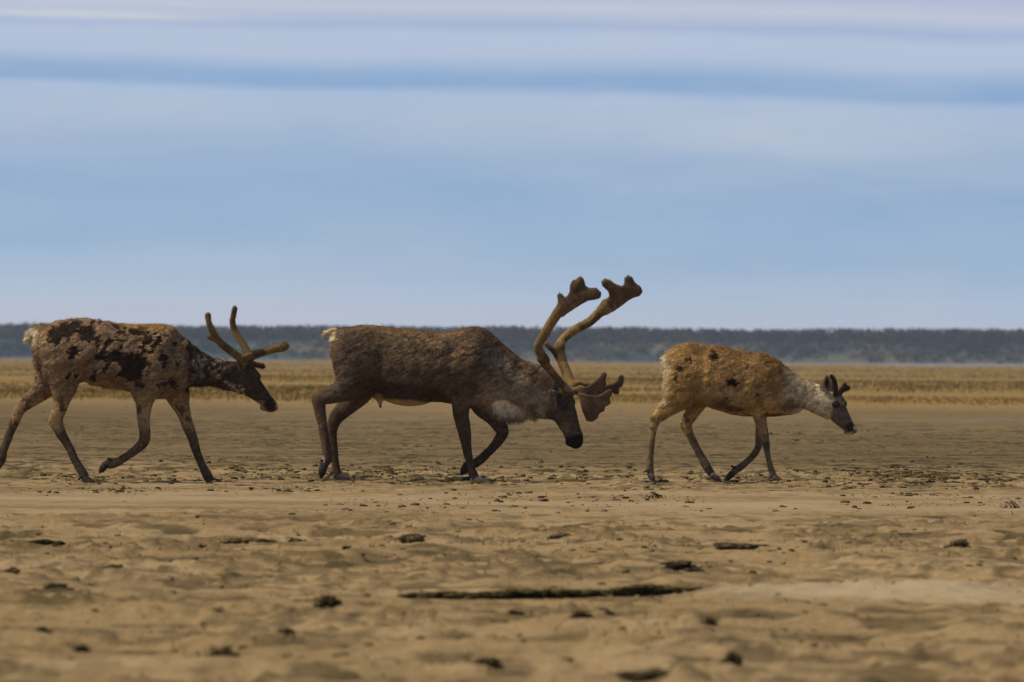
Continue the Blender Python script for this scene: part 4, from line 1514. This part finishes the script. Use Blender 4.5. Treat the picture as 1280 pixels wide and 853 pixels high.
    def cnear(V_, c):
        px, py = pxpy(an, V_)
        c = mixc(c, (0.085, 0.05, 0.032), sstep(712, 735, px) * sstep(455, 462, py) * 0.9)
        c = mixc(c, (0.24, 0.17, 0.11), (1 - sstep(0.5, 1.1, blob(px, py, 712, 484, 9, 6))) * 0.7)
        c = mixc(c, (0.085, 0.053, 0.035), (1 - sstep(378, 392, py)) * 0.85)
        return mixc(c, (0.045, 0.028, 0.02), (1 - sstep(672, 684, px + (445 - py) * 0.0)) * (py > 385) * 0.0)

    def cfar(V_, c):
        px, py = pxpy(an, V_)
        c = c * 1.15
        c = mixc(c, (0.10, 0.06, 0.035), (1 - sstep(366, 385, py)) * 0.75)
        return mixc(c, (0.06, 0.037, 0.026), sstep(745, 760, px) * (py > 455) * 0.85)
    lo = an.xz(655, 535)
    hi = an.xz(810, 338)
    bnd = ((lo[0], -0.50, lo[1]), (hi[0], 0.50, hi[1]))

    def near(f_):
        f_.chain(an.rows(mb, [(335, 385, 34, -.045, .034), (350, 340, 36, -.06, .034)]), k=0.01)
        f_.chain(an.rows(mb, [(352, 345, 36, -.06, .034), (300, 285, 31, -.11, .031), (225, 195, 31, -.18, .030), (150, 105, 34, -.24, .031)]), k=0.01)
        f_.chain(an.rows(mt, [(225, 850, 36, -.22, .031), (180, 790, 40, -.25, .031), (150, 730, 42, -.27, .032), (195, 640, 44, -.30, .032), (265, 520, 46, -.34, .031), (330, 420, 48, -.37, .030), (380, 360, 50, -.38, .026)]), k=0.015)
        f_.plate(an.xs(mt, [(318, 420), (332, 350), (322, 275), (338, 255), (362, 270), (378, 298), (410, 285), (430, 245), (435, 180), (455, 145), (490, 138), (505, 116), (528, 115), (548, 140), (562, 190), (600, 213), (660, 213), (702, 250), (695, 288), (650, 305), (590, 315), (530, 350), (460, 395), (400, 435), (370, 460)]), -.37, -.42, .018, k=0.02)
        f_.chain(an.rows(mt, [(560, 270, 40, -.39, .028), (650, 258, 46, -.40, .03)]), k=0.02)
        f_.chain(an.rows(mt, [(480, 210, 36, -.39, .025), (520, 145, 24, -.40, .024)]), k=0.02)
        f_.chain(an.rows(mb, [(345, 348, 33, -.06, .032), (400, 350, 29, -.055, .028), (450, 350, 34, -.05, .022), (490, 360, 45, -.045, .018)]), k=0.015)
        f_.plate(an.xs(mb, [(430, 325), (500, 325), (560, 284), (600, 245), (635, 203), (655, 222), (642, 262), (648, 300), (632, 330), (640, 362), (610, 392), (560, 398), (500, 402), (440, 375)]), -.045, -.035, .013, k=0.008)
        f_.plate(an.xs(mb, [(445, 375), (520, 385), (590, 388), (628, 372), (655, 345), (688, 336), (697, 372), (672, 400), (688, 440), (662, 462), (640, 462), (634, 502), (598, 520), (586, 560), (545, 585), (505, 578), (482, 530), (468, 480), (455, 430)]), -.080, -.085, .012, k=0.006)
        f_.chain(an.rows(mb, [(450, 360, 26, -.06, .022), (490, 420, 30, -.075, .018), (520, 500, 22, -.085, .016)]), k=0.02)

    def far_(f_):
        f_.chain(an.rows(mb, [(375, 385, 30, .045, .034), (395, 320, 34, .06, .032), (372, 265, 36, .10, .033), (345, 200, 38, .14, .033), (308, 105, 42, .20, .034), (290, 50, 44, .22, .034), (300, 10, 42, .23, .034)]), k=0.01)
        f_.chain(an.rows(mt, [(345, 800, 46, .22, .034), (338, 730, 44, .24, .034), (395, 640, 42, .27, .032), (500, 565, 42, .30, .03), (610, 505, 43, .33, .03), (695, 425, 46, .36, .028), (760, 350, 55, .38, .026)]), k=0.015)
        f_.chain(an.rows(mt, [(325, 800, 30, .22, .026), (270, 745, 26, .20, .024), (225, 700, 20, .18, .02)]), k=0.015)
        f_.plate(an.xs(mt, [(715, 400), (765, 320), (792, 270), (785, 225), (730, 180), (722, 145), (745, 125), (790, 135), (850, 175), (900, 188), (930, 165), (930, 110), (955, 93), (990, 110), (1012, 155), (1060, 190), (1076, 230), (1050, 260), (980, 290), (900, 350), (830, 400), (770, 430), (725, 440)]), .37, .42, .020, k=0.02)
        f_.chain(an.rows(mt, [(800, 200, 34, .385, .028), (750, 153, 27, .38, .025)]), k=0.015)
        f_.chain(an.rows(mt, [(960, 220, 50, .41, .032), (1030, 225, 46, .42, .034)]), k=0.02)
        f_.chain(an.rows(mt, [(960, 190, 36, .41, .026), (958, 130, 30, .41, .026)]), k=0.02)
        f_.chain(an.rows(mb, [(390, 320, 30, .06, .03), (440, 290, 22, .07, .024), (500, 302, 22, .08, .022), (600, 330, 26, .10, .02), (680, 325, 28, .11, .016)]), k=0.015)
        f_.plate(an.xs(mb, [(640, 322), (700, 298), (738, 275), (752, 238), (770, 228), (783, 240), (785, 270), (770, 312), (742, 333), (754, 350), (745, 370), (720, 374), (695, 350), (640, 352)]), .10, .13, .013, k=0.01)
        f_.chain(an.rows(mb, [(765, 300, 16, .125, .014), (770, 245, 14, .13, .014)]), k=0.01)
        f_.chain(an.rows(mb, [(700, 345, 18, .12, .014), (735, 358, 16, .125, .014)]), k=0.01)

    def ridges(V_):
        px, py = pxpy(an, V_)
        a_ = np.arctan2(py - 486, px - 706)
        rr_ = np.hypot(px - 706, py - 486)
        k_ = sstep(10, 22, rr_) * (px > 712) * (py > 455)
        return 0.006 * k_ * (vnoise(np.stack([a_ * 7, rr_ * 0.04, V_[:, 1] * 0], 1), 5) - 0.5)
    antler(an, root, near, bnd, 161, cnear, vox=0.0055, rel=ridges)
    antler(an, root, far_, bnd, 166, cfar, vox=0.0055)
    return root


# ------------------------------------------------------------------ C: young pale caribou
def build_right():
    an = Animal(890, 603.5)
    root = new_root(an, 'caribou', 'small pale tan caribou on the right with upright ears and short antler spikes')
    m4 = (780, 410, 4.0)
    m7 = (790, 480, 6.095)
    mc = (980, 440, 7.11)
    f = Field((-0.62, -0.30, -0.02), (1.16, 0.30, 1.14), 0.0060)
    top = [(196, 190), (206, 155), (225, 122), (260, 100), (330, 88), (400, 94), (500, 106), (560, 116), (630, 130), (700, 136), (750, 158), (800, 190), (860, 234), (920, 264), (970, 280), (1020, 300)]
    bot = [(196, 200), (206, 270), (225, 330), (280, 365), (360, 368), (420, 393), (520, 428), (600, 441), (660, 441), (740, 443), (790, 436), (830, 432), (870, 420), (900, 402), (960, 430), (1020, 452)]
    wid = [(196, 0.05), (215, 0.13), (280, 0.17), (380, 0.19), (500, 0.215), (620, 0.20), (720, 0.16), (800, 0.105), (870, 0.078), (940, 0.066), (1020, 0.055)]
    torso(an, f, m4, top, bot, wid)
    H = lambda p, k=0.02: f.chain(an.rows(mc, p), k=k)
    H([(330, 430, 104, 0, .062), (410, 465, 106, 0, .066), (462, 520, 92, 0, .058), (510, 582, 74, 0, .046), (555, 638, 56, 0, .036), (590, 672, 44, 0, .032), (612, 682, 34, 0, .027)], 0.03)
    H([(480, 420, 45, -.03, .03), (515, 455, 38, -.035, .028)])
    H([(480, 420, 45, .03, .03), (520, 455, 38, .035, .028)])
    H([(550, 706, 20, 0, .018), (600, 705, 20, 0, .022)], 0.01)
    H([(360, 370, 26, -.045, .022), (366, 320, 38, -.055, .016), (368, 265, 34, -.062, .012), (372, 212, 12, -.066, .007)], 0.006)
    H([(395, 372, 26, .045, .022), (400, 320, 38, .07, .016), (405, 265, 34, .09, .012), (405, 215, 12, .10, .007)], 0.006)
    L7 = lambda p, k=0.03: f.chain(an.rows(m7, p), k=k)
    n = -0.08
    L7([(430, -120, 170, n + .01, .09), (390, 20, 150, n, .085), (330, 130, 86, n - .01, .066), (250, 205, 58, n - .01, .046), (182, 268, 42, n - .01, .034), (162, 320, 34, n - .01, .028), (152, 400, 26, n - .01, .023),
        (144, 480, 23, n - .01, .021), (137, 560, 23, n - .01, .021), (135, 630, 27, n - .01, .025), (140, 690, 27, n - .01, .025)])
    L7([(170, 250, 18, n - .01, .018), (145, 272, 17, n - .01, .018), (150, 320, 12, n - .01, .015)], 0.015)
    n = 0.085
    L7([(500, 20, 120, n, .08), (500, 130, 70, n, .062), (462, 215, 54, n, .045), (415, 300, 46, n, .034), (432, 370, 34, n, .028), (470, 450, 28, n, .023), (514, 530, 28, n, .023), (558, 610, 32, n, .026), (590, 660, 30, n, .026), (612, 690, 24, n, .024)])
    L7([(400, 290, 20, n, .018), (374, 310, 16, n, .018), (395, 350, 12, n, .015)], 0.015)
    n = -0.095
    L7([(980, -60, 150, n + .01, .065), (965, 100, 110, n + .01, .06), (962, 200, 58, n, .046), (975, 280, 46, n, .036), (997, 360, 36, n, .030), (1013, 430, 31, n, .028), (1028, 520, 22, n, .021), (1044, 600, 21, n, .021), (1062, 665, 26, n, .025), (1078, 705, 25, n, .025)])
    n = 0.095
    L7([(1010, 60, 90, n, .06), (990, 200, 50, n, .045), (975, 320, 32, n, .032), (965, 400, 25, n, .027), (966, 470, 26, n, .027), (935, 530, 25, n, .024), (885, 585, 24, n, .022), (835, 628, 27, n, .025), (795, 655, 28, n, .025), (768, 680, 22, n, .024)])
    f.chain(an.rows(m4, [(225, 140, 18, 0, .035), (208, 165, 15, 0, .03), (202, 190, 12, 0, .025), (203, 212, 6, 0, .014)]), k=0.02)

    def color(P, Nn):
        px, py = pxpy(an, P)
        pw = P
        wx = px + 7 * (fbm(pw * 18, 3, 202) - 0.5)
        wy = py + 7 * (fbm(pw * 18, 3, 203) - 0.5)
        c = np.array([0.430, 0.262, 0.098])[None] * (0.70 + 0.6 * fbm(pw * 11, 4, 204))[:, None]
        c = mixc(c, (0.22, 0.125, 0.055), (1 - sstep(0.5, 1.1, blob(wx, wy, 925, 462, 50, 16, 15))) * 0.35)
        c = mixc(c, (0.42, 0.30, 0.17), (1 - sstep(0.5, 1.1, blob(wx, wy, 905, 492, 40, 10, 8))) * 0.45)
        c = mixc(c, (0.17, 0.105, 0.05), sstep(0.56, 0.66, fbm(pw * [14, 10, 22], 4, 205)) * (py < 500) * 0.35)
        # pale neck
        nk = sstep(970, 995, wx) * (1 - sstep(1036, 1044, px)) * (py < 525)
        c = mixc(c, (0.56, 0.46, 0.31), nk * 0.88)
        c = mixc(c, (0.20, 0.13, 0.07), nk * sstep(0.56, 0.64, fbm(pw * [30, 20, 30], 3, 206)) * 0.55)
        c = mixc(c, (0.13, 0.085, 0.045), (1 - sstep(0.5, 1.1, blob(wx, wy, 988, 506, 18, 7, -10))) * 0.75)
        c = mixc(c, (0.045, 0.03, 0.02), (1 - sstep(0.5, 1.1, blob(px, py, 1006, 505, 1.6, 6, 25))) * 0.8)
        # dark holes in the coat
        wx2 = px + 13 * (fbm(pw * 48, 3, 207) - 0.5)
        wy2 = py + 9 * (fbm(pw * 55, 2, 208) - 0.5)
        d = np.full(len(P), 9.0)
        for b_ in ((893, 446, 7.5, 6, -20), (915, 478, 7.5, 5.5, 40), (863, 451, 5, 3.6, -30), (849, 461, 4.5, 4, -40), (861, 470, 2.2, 2.5, 0), (947, 493, 2.2, 2.5, 0), (905, 497, 1.4, 3, 0), (910, 498, 1.4, 2.5, 0),
                   (845, 474, 2, 3, 30), (935, 457, 2.5, 2, 0)):
            d = np.minimum(d, blob(wx2, wy2, *b_))
        c = mixc(c, (0.018, 0.011, 0.009), (1 - sstep(0.9, 1.1, d)) * (P[:, 1] < 0.1) * 0.96)
        # dark line of belly and brisket
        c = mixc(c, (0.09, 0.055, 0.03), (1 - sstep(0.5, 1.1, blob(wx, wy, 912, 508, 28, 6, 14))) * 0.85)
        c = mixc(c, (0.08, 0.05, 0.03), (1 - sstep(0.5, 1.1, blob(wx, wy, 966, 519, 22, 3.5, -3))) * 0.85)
        # head
        fc = sstep(0.0, 4.0, (px - 1039) + 0.18 * (py - 505)) * (px > 1030) * (py > 478)
        c = mixc(c, (0.115, 0.083, 0.066), fc * 0.93)
        c = mixc(c, (0.36, 0.28, 0.19), (1 - sstep(0.5, 1.1, blob(px, py, 1030, 520, 9, 6, 30))) * 0.7)
        c = mixc(c, (0.40, 0.31, 0.21), (1 - sstep(0.6, 1.1, blob(px, py, 1034, 508, 7, 9, 20))) * 0.55)
        c = mixc(c, (0.24, 0.19, 0.15), (1 - sstep(0.5, 1.1, blob(px, py, 1055, 496, 2.5, 8, -25))) * 0.6)
        c = mixc(c, (0.022, 0.015, 0.012), (1 - sstep(0.6, 1.1, blob(px, py, 1044, 505, 6.5, 5.0))) * 0.9)
        c = mixc(c, (0.02, 0.015, 0.012), (1 - sstep(0.6, 1.1, blob(px, py, 1062, 533, 5, 7, 20))) * 0.9)
        c = mixc(c, (0.52, 0.46, 0.37), (1 - sstep(0.6, 1.05, blob(px, py, 1069, 534, 3.6, 2.6, 20))) * 0.95)
        c = mixc(c, (0.40, 0.34, 0.26), (1 - sstep(0.6, 1.05, blob(px, py, 1061, 540.5, 7, 1.8, -10))) * 0.8)
        ear = (py < 488) * (px > 1024) * (px < 1042)
        c = mixc(c, (0.10, 0.07, 0.05), ear * 0.9)
        c = mixc(c, (0.02, 0.014, 0.011), ear * (1 - sstep(0.7, 1.0, blob(px, py, 1032, 479, 2.8, 8, 2))) * (P[:, 1] < 0) * 0.9)
        c = mixc(c, (0.36, 0.29, 0.2), ear * (1 - sstep(0.6, 1.0, blob(px, py, 1031, 486, 2.0, 2.6, 2))) * (P[:, 1] < 0) * 0.7)
        # legs
        leg = sstep(512, 526, py) * (px < 1000)
        c = mixc(c, (0.23, 0.155, 0.085), leg * 0.6)
        low = sstep(535, 560, py) * (px < 1000)
        c = mixc(c, (0.135, 0.097, 0.066), low * 0.9)
        c = mixc(c, (0.06, 0.038, 0.025), (1 - sstep(0.5, 1.1, blob(px, py, 957, 556, 5, 9, 0))) * 0.75)
        c = mixc(c, (0.10, 0.07, 0.048), (P[:, 1] > 0.04) * low * 0.6)
        c = mixc(c, (0.06, 0.037, 0.022), leg * sstep(0.60, 0.66, fbm(pw * [25, 20, 16], 3, 209)) * 0.7 * (1 - low))
        # white rump
        c = mixc(c, (0.60, 0.52, 0.38), (1 - sstep(0.55, 1.15, blob(wx, wy, 830, 457, 9, 15))) * 0.8)
        c = mixc(c, (0.48, 0.38, 0.25), (1 - sstep(831, 838, wx)) * (py < 510) * 0.6)
        return c

    def relief(P):
        px, py = pxpy(an, P)
        body = sstep(0.50, 0.62, P[:, 2]) * (1 - sstep(1000, 1020, px))
        lum = color(P, None)[:, 0]
        hau = 0.020 * np.exp(-blob(px, py, 850, 478, 18, 28, 0) ** 2) + 0.018 * np.exp(-blob(px, py, 948, 486, 14, 26, 10) ** 2) - 0.014 * np.exp(-blob(px, py, 928, 482, 5, 26, 10) ** 2) - 0.026 * np.exp(-blob(px, py, 872, 485, 5, 20, 15) ** 2)
        return body * (hau + 0.009 * sstep(0.03, 0.12, lum) + 0.018 * (fbm(P * [12, 10, 16], 4, 230) - 0.5)) + 0.003 * (fbm(P * 24, 2, 231) - 0.5) * (px < 1025)

    def hlen(P):
        px, py = pxpy(an, P)
        body = sstep(0.52, 0.64, P[:, 2])
        L_ = 0.007 + body * 0.018
        L_ = L_ + 0.016 * (1 - sstep(0.0, 14.0, py - np.interp(px, [835, 860, 900, 950, 980, 1010], [450, 433, 437, 444, 460, 478]))) * (1 - sstep(975, 1010, px))
        return np.where(px > 1020, 0.007, L_)
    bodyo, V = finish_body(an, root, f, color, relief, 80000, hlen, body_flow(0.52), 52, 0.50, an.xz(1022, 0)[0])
    eye(an, root, mc, 460, 462, 0.015, V, -1)
    eye(an, root, mc, 470, 462, 0.015, V, 1)

    def X(m_, a, b_):
        return an.xz(m_[0] + a / m_[2], m_[1] + b_ / m_[2])
    hoof(an, root, -0.09, X(m7, 142, 705), X(m7, 165, 738), base=(0.085, 0.066, 0.052), hgt=.027, dew=(X(m7, 118, 655), X(m7, 75, 680)))
    hoof(an, root, 0.085, X(m7, 618, 700), X(m7, 676, 742), base=(0.085, 0.066, 0.052), hgt=.026, dew=(X(m7, 575, 625), X(m7, 545, 650)))
    hoof(an, root, -0.095, X(m7, 1085, 715), X(m7, 1155, 752), base=(0.085, 0.066, 0.052), hgt=.027, dew=(X(m7, 1052, 700), X(m7, 1018, 735)))
    hoof(an, root, 0.095, X(m7, 762, 685), X(m7, 716, 736), floor=False, hgt=.027, dew=(X(m7, 780, 640), X(m7, 752, 620)))
    lo = an.xz(1034, 500)
    hi = an.xz(1066, 462)
    bnd = ((lo[0], -0.14, lo[1]), (hi[0], 0.14, hi[1]))

    def dk(V_, c):
        return mixc(c, (0.075, 0.048, 0.034), np.full(len(V_), 0.75))

    def near(f_):
        f_.chain(an.rows(mc, [(455, 400, 24, -.03, .022), (452, 340, 18, -.045, .018), (447, 280, 17, -.06, .016), (432, 238, 16, -.07, .015), (410, 212, 15, -.075, .014)]), k=0.01)

    def far_(f_):
        f_.chain(an.rows(mc, [(480, 375, 26, .03, .022), (502, 342, 20, .05, .018), (528, 318, 21, .065, .018)]), k=0.01)
        f_.chain(an.rows(mc, [(522, 325, 18, .06, .018), (536, 290, 17, .07, .015)]), k=0.01)
        f_.chain(an.rows(mc, [(525, 325, 18, .06, .018), (570, 316, 18, .075, .015)]), k=0.01)
    antler(an, root, near, bnd, 261, dk, vox=0.004)
    antler(an, root, far_, bnd, 266, dk, vox=0.004)
    return root


build_left()
build_bull()
build_right()

# ------------------------------------------------------------------ haze
HAZE = 0.000105
hm = bpy.data.materials.new('haze_air')
hm.use_nodes = True
ht = hm.node_tree
ht.nodes.clear()
ho = N(ht, 'ShaderNodeOutputMaterial')
hv = N(ht, 'ShaderNodeVolumePrincipled')
hv.inputs['Color'].default_value = (0.66, 0.80, 1.0, 1)
hv.inputs['Density'].default_value = HAZE
hv.inputs['Anisotropy'].default_value = 0.2
ht.links.new(hv.outputs[0], ho.inputs['Volume'])
bx0, bx1, by0, by1, bz0, bz1 = -9500, 9500, -400, 17000, -2.0, 14.0
bv = np.array([(x, y, z) for x in (bx0, bx1) for y in (by0, by1) for z in (bz0, bz1)])
bf = np.array([[0, 1, 3, 2], [4, 6, 7, 5], [0, 4, 5, 1], [2, 3, 7, 6], [0, 2, 6, 4], [1, 5, 7, 3]])
o = np_mesh('haze', bv, bf, 4, hm, smooth=False)
tag(o, kind='stuff')
